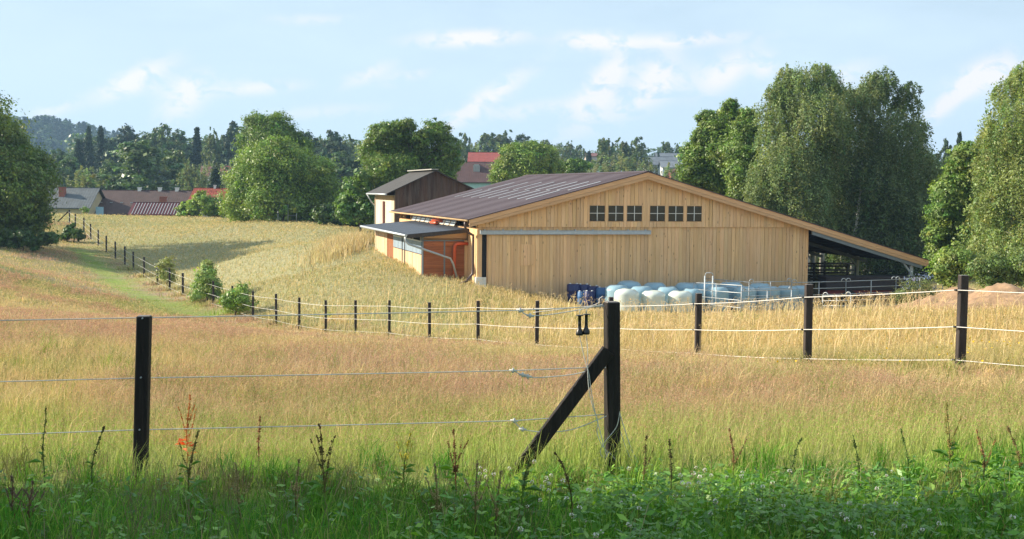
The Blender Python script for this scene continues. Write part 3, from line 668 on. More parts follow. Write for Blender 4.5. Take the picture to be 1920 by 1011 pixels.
q = MB(); pA = W(187, 388, 170); q.box(pA.x-.5, pA.x+.5, 169.9, 170, h1(pA.x, 170)-.5, pA.z); q.build('door_panel', 'blue_board', None, org=(pA.x, 170, h1(pA.x, 170))); tag(COL.objects[-1] if False else bpy.data.objects['door_panel'], 'small light blue board between the grey and the brown house', 'board')
house('house with plain pinkish-red roof among the far trees on the left', 415, 452, 311, 331, 262, 7, (.33, .10, .085), (.5, .47, .42))
house('small house with pale gable showing between far trees', 378, 398, 311, 330, 268, 6, (.25, .12, .10), (.6, .58, .55))
o, rf, I = house('red roofed house topmost behind the dark old barn', 878, 972, 286, 306, 248, 10, (.40, .085, .07), (.5, .45, .4))
o, rf, I = house('house with hipped dark brown roof and pale green wall', 845, 962, 304, 342, 216, 10, (.135, .068, .062), (.45, .62, .55), hip=2.5, wins=[(0, 4.9, .9, 1.0), (2.3, 4.9, .9, 1.0)])
q = MB(); x = W(893, 305, 212).x-I[0]; zz = I[2]-1.2; q.box(x-.55, x+.55, -2.4, .2, zz-.5, zz+.6); q.box(x-.4, x+.4, -2.2, .1, zz+.6, zz+.8); q.build('dormer', 'concrete', o)
for (l, a, b, r_, e_, Y, rc, wc) in (('small far house with dull red roof left of the tall poplar-like birches', 1048, 1076, 297, 309, 380, (.25, .10, .085), (.5, .4, .35)),
        ('far house with reddish roof behind thin treetops', 1095, 1120, 287, 293, 430, (.25, .10, .085), (.5, .4, .35)),
        ('wide blue-grey roofed house in front at the far village edge', 1206, 1262, 294, 309, 330, (.20, .23, .27), (.66, .68, .70)),
        ('blue-grey roofed house set back at the far village edge', 1228, 1290, 287, 302, 352, (.22, .25, .29), (.6, .62, .65)),
        ('house with white wall and blue-grey roof above the orange wall', 1236, 1286, 302, 314, 315, (.24, .27, .31), (.78, .79, .80)),
        ('low orange-red brick building just over the barn ridge', 1250, 1284, 317, 321, 250, (.30, .12, .09), (.42, .15, .09))):
    house(l, a, b, r_, e_, Y, 8, rc, wc)

# ------------------------------------------------------------------ bales, drums, panels
def bale_mesh(seed, blue):
    rr = random.Random(seed); mb = MB(); prof = []
    Rr, H = .60, 1.2
    for k in range(19):
        t = k/18; z = H*t
        e = min(t, 1-t)*H; r = Rr*(1-.32*max(0, 1-e/.24)**2.2) + .015*math.sin(t*math.pi); prof.append((r, z))
    prof = [(.001, .0), (.2, 0)]+prof+[(.28, H+.012), (.1, H+.0), (.001, H-.01)]
    off = Vector((rr.uniform(0, 50), rr.uniform(0, 50), 0))
    def jit(p):
        n = noise.noise(p*2.2+off)*.045+noise.noise(Vector((p.x*7, p.y*7, p.z*2))+off)*.018
        s = 1+n if p.z > .1 else 1
        q = Vector((p.x*s, p.y*s, p.z+(noise.noise(p*3+off)*.04 if p.z > .6 else 0))); return q
    mb.lathe(prof, 36, jit=jit); return mb.mesh('bale', M['wrap_shade' if blue else 'wrap'])
BM = [bale_mesh(k, False) for k in range(3)]+[bale_mesh(k+5, True) for k in range(4)]
bales = [  # px, Y, mesh, size, label
 (1176,61.0,0,1.0,'creamy white wrapped bale, leftmost of the front row by the barn'),(1226,61.2,1,.97,'pale wrapped bale in the middle of the front row'),(1277,61.4,2,.98,'pale wrapped bale at the right of the front row'),
 (1158,62.6,3,1.0,'shade-tinted light blue bale at the left end of the group, beside the blue drums'),(1203,62.7,4,1.0,'shade-tinted light blue bale behind the gap between left and middle pale bales'),(1252,62.9,5,1.,'shade-tinted light blue bale behind the gap between middle and right pale bales'),
 (1180,64.4,6,1.08,'shade-tinted blue bale against the wall, farthest left of the back row'),(1229,64.7,3,1.05,'shade-tinted blue bale against the wall below the second group of windows'),(1289,64.9,4,1.07,'shade-tinted blue bale against the wall just left of the wire gate arch'),
 (1300,63.0,6,.95,'shade-tinted blue bale behind the slim fence post right of centre'),(1326,64.9,5,1.1,'shade-tinted blue bale showing inside the metal gate arch'),(1345,63.4,3,1.02,'shade-tinted blue bale just right of the metal gate arch'),
 (1372,65.4,4,1.1,'tall shade-tinted blue bale by the wall between arch and panel joint'),(1398,63.8,5,1.,'shade-tinted blue bale behind the front panels, left of the first panel joint'),(1425,65.6,6,1.05,'shade-tinted blue bale at the first panel joint, near the wall'),
 (1442,64.2,3,1.0,'last shade-tinted blue bale of the close group, right of the panel joint'),(1478,64.8,4,.98,'single shade-tinted blue bale standing apart near the barn corner'),(1506,65.8,5,.95,'shade-tinted blue bale half hidden behind the fence post at the barn corner')]
for (px, Y, k, s, lb) in bales:
    x = (px-960)/F*Y; o = link('bale', BM[k], None, (x, Y, h1(x, Y)-.06)); o.scale = (s*.97, s*.97, s*(1.0 if k < 3 else 1.08)); o.rotation_euler = (0, 0, R.uniform(0, 6)); tag(o, lb, 'bale', 'wrapped bales in front of the barn')
def drum(px, Y, r, H, mat, lb):
    mb = MB(); prof = [(r*.9, 0), (r, .03), (r, H*.3), (r*1.04, H*.33), (r, H*.36), (r, H*.64), (r*1.04, H*.67), (r, H*.7), (r, H*.93), (r*.93, H*.97), (r*.93, H), (.02, H-.01)]
    mb.lathe(prof, 20); x = (px-960)/F*Y; z = h1(x, Y); o = thing('drum', (x, Y, z), lb, 'drum', 'blue plastic drums by the barn wall')
    mb.build('barrel', mat, o); q = MB(); q.tube([(r*.5, 0, H), (r*.5, 0, H+.05)], .05, 8); q.tube([(-r*.5, 0, H), (-r*.5, 0, H+.05)], .05, 8); q.build('cap', 'white', o)
for a in ((1076,64.2,.34,.98,'blue_drum','dark blue plastic drum farthest left by the barn wall'),(1095,64.4,.34,1.0,'blue_drum','dark blue drum second from the left, against the wall'),
          (1113,64.3,.34,.98,'blue_drum','dark blue drum third from the left, beside the lighter drum'),(1131,63.9,.33,.98,'blue_light','lighter blue drum next to the first bales'),
          (1092,63.0,.22,.75,'blue_light','small blue canister standing before the dark drums'),(1106,62.8,.26,.82,'blue_drum','narrow dark drum with white cap in front of the others')): drum(*a)
def panel(a, b, H, nr, lb, hoops=True):
    """galvanised livestock panel between two ground points"""
    ax, ay = a; bx, by = b; za = h1(ax, ay); zb = h1(bx, by); o = thing('livestock_panel', (ax, ay, za), lb, 'metal panel', 'galvanised livestock panels beside the barn')
    mb = MB(); P0 = Vector((0, 0, 0)); D = Vector((bx-ax, by-ay, zb-za)); Z = Vector((0, 0, 1))
    for k in range(nr):
        z = .12+(H-.12)*k/(nr-1); mb.tube([P0+Z*z, P0+D+Z*z], .019, 6)
    mb.build('rail', 'galv', o)
    for t in (0, .5, 1): mb = MB(); mb.tube([P0+D*t, P0+D*t+Z*(H+.02)], .023, 6); mb.build('upright', 'galv', o)
    if hoops:
        mb = MB(); Dn = D.normalized()
        for e in (.0, 1.):
            c = P0+D*e+Z*(H+.02)+Dn*(.14 if e == 0 else -.14)
            mb.tube([c+Dn*math.cos(th)*.13+Z*math.sin(th)*.13 for th in [math.pi*k/8 for k in range(9)]], .022, 6)
        mb.build('pin_loop', 'galv', o)
def gp(px, Y): return ((px-960)/F*Y, Y)
panel(gp(1302,63.5), gp(1392,56.5), 1.45, 5, 'bright livestock panel running towards the viewer beside the arch', False)
panel(gp(1392,56.5), gp(1486,60.5), 1.2, 4, 'livestock panel in front of the last blue bales')
panel(gp(1322,66.2), gp(1406,63.), 1.5, 5, 'livestock panel behind the bright one, over the blue bales', False)
panel(gp(1406,63.), gp(1486,64.), 1.5, 5, 'livestock panel joined at the left row of looped pins')
panel(gp(1486,64.), gp(1588,65.), 1.42, 5, 'livestock panel crossing the barn corner behind the fence post')
panel(gp(1588,65.), gp(1682,66.), 1.42, 5, 'livestock panel under the canopy right of centre')
panel(gp(1682,66.), gp(1770,68.), 1.42, 5, 'livestock panel running into the blue flowering bush')
panel(gp(1545,61.), gp(1598,60.), .85, 4, 'low livestock panel leaning near the canopy opening')
ax, ay = gp(1323, 60.8); z = h1(ax, ay); o = thing('gate_arch', (ax, ay, z), 'narrow galvanised gate arch standing between blue bales', 'gate frame')
mb = MB()
for dx, dy in ((0, 0), (.38, 0), (.05, .5), (.43, .5)): mb = MB(); mb.tube([(dx, dy, 0), (dx, dy, 1.9-dy*.1)], .022, 6); mb.build('upright', 'galv_dull', o)
mb = MB(); mb.tube([(0, 0, 1.9), (.02, 0, 1.98), (.08, 0, 2.03), (.30, 0, 2.03), (.36, 0, 1.98), (.38, 0, 1.9)], .020, 6); mb.tube([(0, 0, 1.2), (.38, 0, 1.2)], .016, 6); mb.build('arch', 'galv_dull', o)
# dark trough trailer and rails under the canopy
x, y = gp(1630, 69.5); z = h1(x, y); o = thing('feed_trailer', (x, y, z), 'low dark feed trailer with dull red underside under the canopy', 'trailer', rz=.1)
M['dull_red'] = plain('dull_red_paint', (.16, .02, .025), .6, var=.3, scale=4); M['dark_tarp'] = plain('dark_boards', (.035, .028, .03), .8, var=.3)
mb = MB(); mb.box(-2.6, 2.6, -.7, .7, .75, 1.42); mb.box(-2.65, 2.65, -.74, .74, 1.38, 1.46); mb.build('box', 'dark_tarp', o)
mb = MB(); mb.box(-2.5, 2.5, -.6, .6, .45, .74); mb.beam((2.5, 0, .5), (3.6, 0, .45), .1, .1); mb.build('chassis', 'dull_red', o)
for xx in (-1.3, 1.3):
    q = MB()
    for s in (-.7, .55): q = MB(); q.tube([(xx, s, .38), (xx, s+.15, .38)], .38, 16); q.build('wheel', 'black_plastic', o)
for k, (px, Y, n_) in enumerate(((1528, 78, 0), (1548, 80, 0))):
    x, y = gp(px, Y); z = h1(x, y); o = thing('timber_fence', (x, y, z), ('dark timber rail fence behind the barn corner', 'second dark timber rail fence farther back by the birch trunks')[k], 'fence', rz=.1)
    mb = MB()
    for zz in (.4, .8, 1.2): mb.beam((-2.2, 0, zz+.3), (2.2, 0, zz+.3), .04, .12)
    mb.build('rail', 'dark_wood', o)
    for xx in (-2.1, 0, 2.1): mb = MB(); mb.box(xx-.06, xx+.06, .025, .12, 0, 1.65); mb.build('post', 'dark_wood', o)

# ------------------------------------------------------------------ fences
def rope(label, pts, r, mat, sag=0, name='fence_rope', group=None, knots=(), n=6):
    mb = MB(); P = []
    for k in range(len(pts)-1):
        a, b = Vector(pts[k]), Vector(pts[k+1]); L = (b-a).length; m_ = 6 if sag else 1
        for j in range(m_):
            t = j/m_; q = a.lerp(b, t); q.z -= sag*L*4*t*(1-t); P.append(q)
    P.append(Vector(pts[-1])); mb.tube(P, r, n); org = tuple(P[0]); o = mb.build(name, mat, None, org=org); tag(o, label, 'rope', group)
    if knots:
        q = MB()
        for kp in knots:
            kp = Vector(kp); pr = [(.0005, -.022), (.011, -.014), (.013, 0), (.010, .012), (.0005, .022)]; q.lathe(pr, 8, o=kp)
            q.tube([kp+Vector((-.03, 0, .004)), kp+Vector((.03, 0, -.004))], .009, 6)
        q.build('knot', mat, o, org=org)
    return o
ordn = ['first', 'second', 'third', 'fourth', 'fifth', 'sixth', 'seventh', 'eighth', 'ninth', 'tenth', 'eleventh', 'twelfth', 'thirteenth', 'fourteenth', 'fifteenth', 'sixteenth',
        'seventeenth', 'eighteenth', 'nineteenth', 'twentieth', 'twenty-first', 'twenty-second', 'twenty-third', 'twenty-fourth', 'twenty-fifth', 'twenty-sixth', 'twenty-seventh', 'twenty-eighth']
LBL = {0: 'thick dark post of the field fence, nearest the right edge', 1: 'dark field fence post in line with the barn corner', 2: 'dark field fence post in front of the right pale bales', 3: 'field fence post peeping out behind the braced corner post',
       4: 'field fence post just left of the hanging black handles'}
tops = []; offs = (.21, .73, 1.2)
for i, (px, py, Y) in enumerate(POSTS):
    p = W(px, py, Y); g = min(h1(p.x, p.y), p.z-1.2)-.3
    lb = LBL.get(i, 'slim dark post, %s of the back fence going left from the hanging black handles' % ordn[i-4])
    o = thing('fence_post', (p.x, p.y, g), lb, 'fence post', 'posts of the fence around the field', rz=.12+R.uniform(-.06, .06))
    w = .115 if i < 3 else (.10 if i < 14 else .12); H = p.z-g; lx, ly = R.uniform(-.015, .015), R.uniform(-.01, .01)
    mb = MB(); mb.beam((0, 0, 0), (lx, ly, H-.006), w, w, up=(0, 1, 0), bev=.008); mb.build('shaft', 'post_field', o)
    mb = MB(); mb.beam((lx, ly, H-.005), (lx, ly, H), w*.93, w*.93, up=(0, 1, 0)); mb.build('post_top', 'post_grey', o)
    if i < 18:
        for dz in offs:
            q = MB(); q.tube([(-w/2-.003, -.02, H-dz), (-w/2-.045, -.02, H-dz)], .011, 6); q.tube([(-w/2-.045, -.045, H-dz), (-w/2-.045, .005, H-dz)], .016, 8); q.build('insulator', 'black_plastic', o)
    c_, s_ = math.cos(o.rotation_euler.z), math.sin(o.rotation_euler.z); ex, ey = -w/2-.045, -.02
    tops.append(Vector((p.x+c_*ex-s_*ey, p.y+s_*ex+c_*ey, p.z)))
for k, (X, Y) in enumerate(((9.2, 14.6), (12.2, 11.2))):
    z = h1(X, Y)-.3; o = thing('fence_post', (X, Y, z), ('dark field fence post just beyond the right edge of the view', 'dark field fence post well beyond the right edge of the view')[k], 'fence post', 'posts of the fence around the field', rz=.1)
    mb = MB(); mb.beam((0, 0, 0), (0, 0, 1.66), .115, .115, up=(0, 1, 0), bev=.008); mb.build('shaft', 'post_field', o)
    mb = MB(); mb.beam((0, 0, 1.661), (0, 0, 1.667), .105, .105, up=(0, 1, 0)); mb.build('post_top', 'post_grey', o)
end = Vector((12.1, 11.2, h1(12.2, 11.2)+1.16)); end2 = Vector((9.1, 14.6, h1(9.2, 14.6)+1.16))
for k, dz in enumerate(offs):
    pts = [end-Vector((0, 0, dz-.2)), end2-Vector((0, 0, dz-.2))]+[q-Vector((0, 0, dz)) for q in tops]
    rope('white electric rope, %s line of the fence around the field' % ('top', 'middle', 'bottom')[k], pts, .0058 if k < 2 else .0048, 'rope', .004, group='ropes of the field fence')
# far end: slanted pole
a = W(130, 395, 134.5); b = W(102, 422, 134.5); mb = MB(); mb.beam(tuple(b), tuple(a), .1, .1); mb.build('brace_pole', 'post', None, org=tuple(b)); tag(bpy.data.objects['brace_pole'], 'slanting brown brace pole at the far left fence end', 'pole')

# near fence: single post on the left
p = W(266, 592, 9.6); gz_ = h1(p.x, 9.6)-.3
po = thing('fence_post', (p.x, p.y, gz_), 'near black post standing alone at the left', 'fence post', rz=.06)
mb = MB(); H = p.z-gz_; mb.beam((-.035, 0, 0), (.018, 0, H-.007), .1, .1, up=(0, 1, 0), bev=.007); mb.build('shaft', 'post', po)
mb = MB(); mb.beam((.018, 0, H-.006), (.018, 0, H), .09, .09, up=(0, 1, 0)); mb.build('post_top', 'post_grey', po)
for py in (597, 708, 806):
    q = MB(); c = W(266-(py-592)*.025, py, 9.6-.06); c = c-Vector((p.x, p.y, gz_)); q.tube([c+Vector((0, .02, 0)), c+Vector((0, -.006, 0))], .006, 8); q.build('screw', 'galv', po)
NY = 9.66
def NW(px, py, Y=NY): return tuple(W(px, py, Y))
rope('top grey rope of the near fence, knotted left of the corner post', [NW(-140,603), NW(262,596,9.68), NW(975,582,9.9), NW(1133,574,9.98)], .0042, 'rope_old', .0008, group='ropes of the near fence', knots=[NW(975,582,9.9)])
rope('middle grey rope of the near fence', [NW(-140,719), NW(262,709,9.68), NW(962,695,9.9), NW(1136,688,10.0)], .0042, 'rope_old', .0006, group='ropes of the near fence', knots=[NW(962,695,9.9)])
rope('lowest grey rope of the near fence', [NW(-140,820), NW(262,806,9.68), NW(964,789,9.9), NW(1137,777,10.0)], .0042, 'rope_old', .0006, group='ropes of the near fence', knots=[NW(964,789,9.9)])
def arc(pxs, Y=9.9): return [NW(a, b, Y) for a, b in pxs]
def smooth(pts, m=5):
    P = [Vector(p) for p in pts]; out = []
    for i in range(len(P)-1):
        p0, p1, p2, p3 = P[max(i-1, 0)], P[i], P[i+1], P[min(i+2, len(P)-1)]
        for j in range(m):
            t = j/m; out.append(.5*((2*p1)+(p2-p0)*t+(2*p0-5*p1+4*p2-p3)*t*t+(3*p1-p0-3*p2+p3)*t**3))
    out.append(P[-1]); return out
rope('slack rope end dropping from the top knot towards the corner post', smooth(arc([(975,582),(983,588),(994,592),(1030,590),(1080,582),(1112,575),(1131,571)])), .0042, 'rope_old', group='slack rope ends at the corner post', knots=[NW(994,592,9.9)])
rope('slack rope end hanging from the middle knot, passing behind the brace', smooth(arc([(962,695),(972,700),(985,706),(1005,708),(1040,706),(1075,702),(1110,694),(1136,689)])), .0042, 'rope_old', group='slack rope ends at the corner post', knots=[NW(990,706,9.9), NW(980,703,9.9)])
rope('slack rope end hanging in a bow from the lowest knot', smooth(arc([(964,789),(970,797),(980,805),(995,808),(1030,811),(1070,806),(1100,796),(1137,780)])), .0042, 'rope_old', group='slack rope ends at the corner post', knots=[NW(980,805,9.9)])
# braced corner post
p = W(1147, 566, 10.0); gz_ = h1(p.x, 10.)-.35; H = p.z-gz_
cp = thing('corner_post', (p.x, p.y, gz_), 'massive black corner post with slanting brace', 'fence post')
mb = MB(); c = math.radians(-12)
mb.beam((.03, 0, 0), (0, 0, H-.006), .106, .106, up=(-math.sin(.24), math.cos(.24), 0), bev=.007); mb.build('shaft', 'post', cp)
mb = MB(); mb.beam((0, 0, H-.005), (0, 0, H+.002), .096, .096, up=(-math.sin(.24), math.cos(.24), 0)); mb.build('post_top', 'post_grey', cp)
org = Vector((p.x, p.y, gz_))
a = W(1137, 662, 9.93)-org; b = W(966, 890, 9.93)-org
mb = MB(); mb.beam(b+(b-a)*.1, a+(a-b)*.02, .09, .105, up=(0, 0, 1), bev=.006); mb.build('brace', 'post', cp)
# hanging gate handles
def handle(px, pt, pb, lb, Y=9.85):
    a = W(px, pt, Y); b = W(px+1, pb, Y); L = (a-b).length; k = L
    o = thing('hanging_grip', tuple(b), lb, 'gate handle', 'black gate handles hanging from the top rope')
    mb = MB(); r = .013; prof = [(.001, 0), (.026, .0), (.029, .008), (.028, .02), (.022, .038), (.015, .052), (.0125, .07), (.0125, .09), (.0135, .092), (.0125, .094), (.0125, L-.006), (.030, L-.005), (.030, L), (.001, L+.001)]
    mb.lathe(prof, 16); mb.build('grip', 'black_plastic', o)
    h = MB(); h.tube([(0, 0, L), (0, 0, L+.03), (.004, 0, L+.042), (.012, 0, L+.046), (.016, 0, L+.036)], .0028, 6); h.build('hook', 'galv', o); return b
b1 = handle(1085.5, 591, 629, 'left black gate handle hanging by its hook'); b2 = handle(1098, 589, 627, 'right black gate handle hanging by its hook')
rope('thin grey cord falling from the left handle behind the brace', smooth([tuple(b1)]+arc([(1092,655),(1098,680),(1104,700),(1108,730),(1113,760),(1120,790),(1128,820),(1134,845),(1139,857)], 9.86)), .0032, 'rope_old', name='cord', group='cords hanging from the gate handles')
rope('thin grey cord falling straight from the right handle into a loop', smooth([tuple(b2)]+arc([(1102,660),(1102,700),(1105,735),(1112,765),(1121,790),(1119,805),(1122,820),(1129,835),(1139,848)], 9.86)), .0032, 'rope_old', name='cord', group='cords hanging from the gate handles')
rope('loop of grey cord lying against the foot of the corner post', smooth(arc([(1154,862),(1146,852),(1141,848),(1137,856),(1131,858),(1126,850),(1128,838),(1136,826),(1148,812),(1157,798),(1161,780),(1162,772)], 9.9)), .0032, 'rope_old', name='cord')
rope('two slack cords running from the corner post into the grass at its right', smooth(arc([(1162,775),(1168,795),(1176,820),(1185,845),(1196,868)], 9.95)), .0032, 'rope_old', name='cord')
rope('thinner slack cord at the right foot of the corner post', smooth(arc([(1162,805),(1170,830),(1180,855),(1190,875)], 9.97)), .0026, 'rope_old', name='cord')
rope('frayed white rope end tied at the top of the back post behind the corner post', smooth(arc([(1000,586),(1060,579),(1105,574),(1122,568),(1124,560),(1130,556)], 29.)), .008, 'rope', name='rope_end')

# small pale pipe fence at the far field edge
x, y = W(540, 404, 128).x, 128; z = h1(x, y); o = thing('pipe_fence', (x, y, z-.2), 'short pale pipe fence under the big tree at the field edge', 'fence')
for xx, hh in ((-1., 1.5), (0, 2.0), (.85, 1.75)): mb = MB(); mb.tube([(xx, 0, 0), (xx, 0, hh)], .05, 6); mb.build('post', 'galv', o); mb = MB(); mb.tube([(-1.0, 0, 1.35), (0, 0, 1.6), (.85, 0, 1.7)], .04, 6); mb.tube([(.0, 0, .9), (.85, 0, .95)], .04, 6); mb.build('rail', 'galv', o)

# sandy heaps on the right
def heap(px, Y, wx, wy, hh, lb, seed):
    x, y = gp(px, Y); mb = MB(); n = 40; P = {}
    for j in range(n+1):
        for i in range(n+1):
            u = (i/n*2-1); v = (j/n*2-1); r = math.hypot(u, v); hz_ = hh*max(0, 1-r**1.5)**1.0*(1+.5*noise.noise(Vector((u*2.5+seed, v*2.5, 0))))+.16*noise.noise(Vector((u*7+seed, v*7, 3)))*(r < 1)+.10*noise.noise(Vector((u*19+seed, v*19, 3)))
            X, Y_ = x+u*wx, y+v*wy; P[i, j] = (X, Y_, hz_)
    zz = hgt(np.array([P[i, j][0] for j in range(n+1) for i in range(n+1)]), np.array([P[i, j][1] for j in range(n+1) for i in range(n+1)]))
    mb.v = [(P[i, j][0], P[i, j][1], zz[j*(n+1)+i]+P[i, j][2]-(.25 if math.hypot(i/n*2-1, j/n*2-1) > .97 else 0)) for j in range(n+1) for i in range(n+1)]
    for j in range(n):
        for i in range(n): a = j*(n+1)+i; mb.f.append((a, a+1, a+n+2, a+n+1)); mb.c.append((1, 1, 1)); mb.sm.append(True)
    o = mb.build('soil_heap', 'sand', None, org=(x, y, h1(x, y))); tag(o, lb, 'soil heap', 'sandy soil heaps at the right')
heap(1905, 44, 3.6, 3.0, .85, 'nearest sandy soil heap rising at the right edge', 1); heap(1815, 50, 3.2, 2.8, .75, 'sandy soil heap behind the thick right fence post', 4); heap(1755, 54, 2.6, 2.6, .5, 'low grey-brown soil heap beside the blue flowering bush', 9)

# ------------------------------------------------------------------ foliage
def leaf_quads(P, N, S, T, asp=.62, rg=None):
    """P centres, N normals, S sizes, T tints -> rhombic leaves"""
    n = len(P); a = rg.normal(size=(n, 3)); a -= N*(a*N).sum(1, keepdims=True); a /= np.linalg.norm(a, axis=1, keepdims=True)+1e-9
    b = np.cross(N, a); S = S[:, None]
    v = np.stack([P-a*S*.5, P+b*S*asp*.5-a*S*.05, P+a*S*.5, P-b*S*asp*.5-a*S*.05], 1).reshape(-1, 3)
    return v, np.repeat(T, 4, axis=0)
def unit(a): return a/(np.linalg.norm(a, axis=-1, keepdims=True)+1e-9)
def broad(lobes, n, size, col, seed, kind='oak', var=.34):
    """lobes: rows cx cy cz rx ry rz"""
    rg = np.random.default_rng(seed); L = np.array(lobes, float)
    w = (L[:, 3]*L[:, 5]); w /= w.sum(); per = 48 if kind == 'oak' else 40
    nc = max(len(L)*4, n//per); li = rg.choice(len(L), nc, p=w)
    d = unit(rg.normal(size=(nc, 3))+np.array((0, 0, .25))); t = rg.uniform(.30, 1.0, (nc, 1))**.5*rg.choice([1, 1, 1.05, 1.18, 1.32], nc)[:, None]
    cc = L[li, :3]+d*L[li, 3:]*t; rm = L[li, 3:].mean(1)
    idx = np.repeat(np.arange(nc), per); m = len(idx)
    if kind == 'oak':
        rc = (np.clip(rm*.30, .25, 1.1)*rg.uniform(.6, 1.45, nc))[idx, None]
        off = rg.normal(size=(m, 3))*.52*rc*np.array((1, 1, .72)); P = cc[idx]+off
        N = unit(unit(off)+d[idx]*.5+rg.normal(size=(m, 3))*.55+np.array((0, 0, .35)))
    else:   # hanging strands
        ln = (rg.uniform(.6, 1.9, nc)*np.clip(rm*.75, .5, 1.9))[idx]; q = rg.uniform(0, 1, m)
        P = cc[idx]+rg.normal(size=(m, 3))*np.array((.12, .12, .1))*np.clip(rm[idx, None]*.6, .5, 1.3); P[:, 2] -= q*ln
        P[:, :2] += d[idx, :2]*(np.sin(q*1.6)*.3)[:, None]
        N = unit(rg.normal(size=(m, 3))*.8+d[idx]*.7)
    tint = np.array(col)*(1+rg.normal(size=(nc, 1))*var*.6)[idx]*(1+rg.normal(size=(m, 1))*var*.5)
    tint[:, 0] *= (1+rg.normal(size=nc)*.12)[idx]
    return leaf_quads(P, N, size*np.clip(np.exp(rg.normal(size=m)*.35), .5, 2.2), np.clip(tint*1.22, .004, 1), .62 if kind == 'oak' else .5, rg)
def limbs(lobes, base, r0, seed, frac=.35, top=None):
    rr = random.Random(seed); mb = MB(); b = Vector(base); zs = [l[2] for l in lobes]
    cx = sum(l[0] for l in lobes)/len(lobes); cy = sum(l[1] for l in lobes)/len(lobes); zm = sum(l[2] for l in lobes)/len(lobes); zt = zm+.55*(max(l[2] for l in lobes)-zm)
    pts = []; n = 7
    for k in range(n+1):
        t = k/n; s_ = t*t*(3-2*t); pts.append(Vector((b.x+(cx-b.x)*s_+rr.uniform(-.12, .12), b.y+(cy-b.y)*s_+rr.uniform(-.12, .12), b.z+(zt-b.z)*t)))
    mb.tube(pts, [r0*(1.25 if k == 0 else 1-.88*k/n) for k in range(n+1)], 8)
    for l in lobes:
        e = Vector(l[:3]); zf = max(b.z+(zt-b.z)*frac*.7, min(e.z-.25*(e.z-b.z), zt*.9+b.z*.1)); t = (zf-b.z)/(zt-b.z); i = min(int(t*n), n-1); s0 = pts[i].lerp(pts[i+1], t*n-i)
        mid = s0.lerp(e, .5)+Vector((rr.uniform(-.3, .3), rr.uniform(-.3, .3), .25)); ra = r0*(1-.85*t)*.6
        mb.tube([s0, mid, e], [ra, ra*.6, ra*.25], 6)
        for _ in range(4):
            d = Vector((rr.gauss(0, 1), rr.gauss(0, 1), rr.gauss(.4, .7))).normalized(); q = e+Vector((d.x*l[3], d.y*l[4], d.z*l[5]))*.8
            mb.tube([mid.lerp(e, rr.uniform(.2, 1)), e.lerp(q, .5)+Vector((0, 0, .15)), q], [ra*.35, ra*.22, ra*.08], 4)
    return mb
def px_tree(name, label, Y, lobes_px, n, size, col, seed, base_px=None, kind='oak', r0=.3, depth=.9, group=None, cat='tree', mat=None, bark='bark', extra=()):
    """a tree whose crown masses were surveyed from the photograph, at its own distance"""
    rr = random.Random(seed); L = []
    for (px, py, rp) in lobes_px:
        r = rp*Y/F; dy = rr.uniform(-1, 1)*r*depth*1.2; p = W(px, py, Y+dy); r *= 1.1 if kind == 'birch' else 1.02; L.append((p.x, p.y, p.z, r*1.0, r*1.15, r*.94))
    bx = W(base_px if base_px is not None else sum(l[0] for l in lobes_px)/len(lobes_px), 400, Y).x; bz = h1(bx, Y)-.15
    o = thing(name, (bx, Y, bz), label, cat, group); org = (bx, Y, bz)
    v, t = broad(L, n, size, col, seed, kind); c = np_mesh('crown', v-np.array(org), 4, t, mat or ('birch' if kind == 'birch' else 'leaf')); link('crown', c, o)
    mb = limbs(L, (bx, Y, bz), r0, seed)
    for (ex, lean) in extra:
        e = W(ex, 400, Y).x; mb.tube([(e, Y+rr.uniform(-1, 1), bz), (e+lean*.5, Y, bz+4), (e+lean, Y, bz+8)], [r0*.7, r0*.5, r0*.2], 7)
    mb.build('trunk' if r0 > .06 else 'stem', bark, o, org=org); return o
DG = (.058, .105, .026); MG = (.095, .165, .035); LG = (.13, .21, .045); BG_ = (.12, .165, .06); YG = (.17, .24, .055)
px_tree('broadleaf_tree', 'large dark leafy tree at the left edge of the picture', 100, [(22,345,62),(-35,300,80),(52,310,42),(62,345,36),(25,405,55),(58,385,32),(-25,400,75),(8,268,38),(-45,240,60),(74,352,15),(-5,440,55),(-70,360,70)], 120000, .18, (.10,.145,.028), 1, base_px=-10, r0=.45)
px_tree('birch_tree', 'sunlit olive-green birch top rising behind the dark tree at the left edge', 112, [(-5,245,42),(20,262,30),(-30,262,50),(30,290,35),(-10,300,45)], 14000, .2, (.20,.24,.08), 2, kind='birch', base_px=-5, r0=.2, bark='birchbark')
px_tree('broadleaf_tree', 'big bushy light green tree reaching the ground in the middle of the field edge', 132, [(500,315,42),(470,345,38),(540,320,42),(575,340,40),(455,380,36),(510,375,42),(600,330,28),(615,370,34),(560,385,36),(525,285,28),(480,300,26),(640,400,26),(590,395,30),(478,400,20)], 140000, .17, (.155,.225,.04), 3, r0=.45, depth=.8)
px_tree('broadleaf_tree', 'tall round dark green crown rising behind the light green bushy tree', 142, [(485,240,26),(520,238,24),(468,262,20),(545,262,22),(505,270,36),(562,285,24),(475,290,24)], 55000, .17, (.11,.17,.032), 4, r0=.4)
px_tree('young_maple', 'small yellow-green sapling in front of the bushy tree', 129, [(530,375,16),(515,390,14),(545,390,16),(538,358,10)], 3200, .26, YG, 41, r0=.07)
px_tree('oak_tree', 'large spreading oak behind the old dark barn', 116, [(722,258,26),(700,285,26),(748,248,18),(765,285,34),(815,250,22),(836,272,20),(715,325,32),(752,322,34),(800,310,36),(845,302,18),(696,350,26),(728,370,30),(765,236,12),(790,262,16),(850,285,13),(825,330,26)], 120000, .16, (.115,.17,.032), 5, r0=.45, depth=1.1)
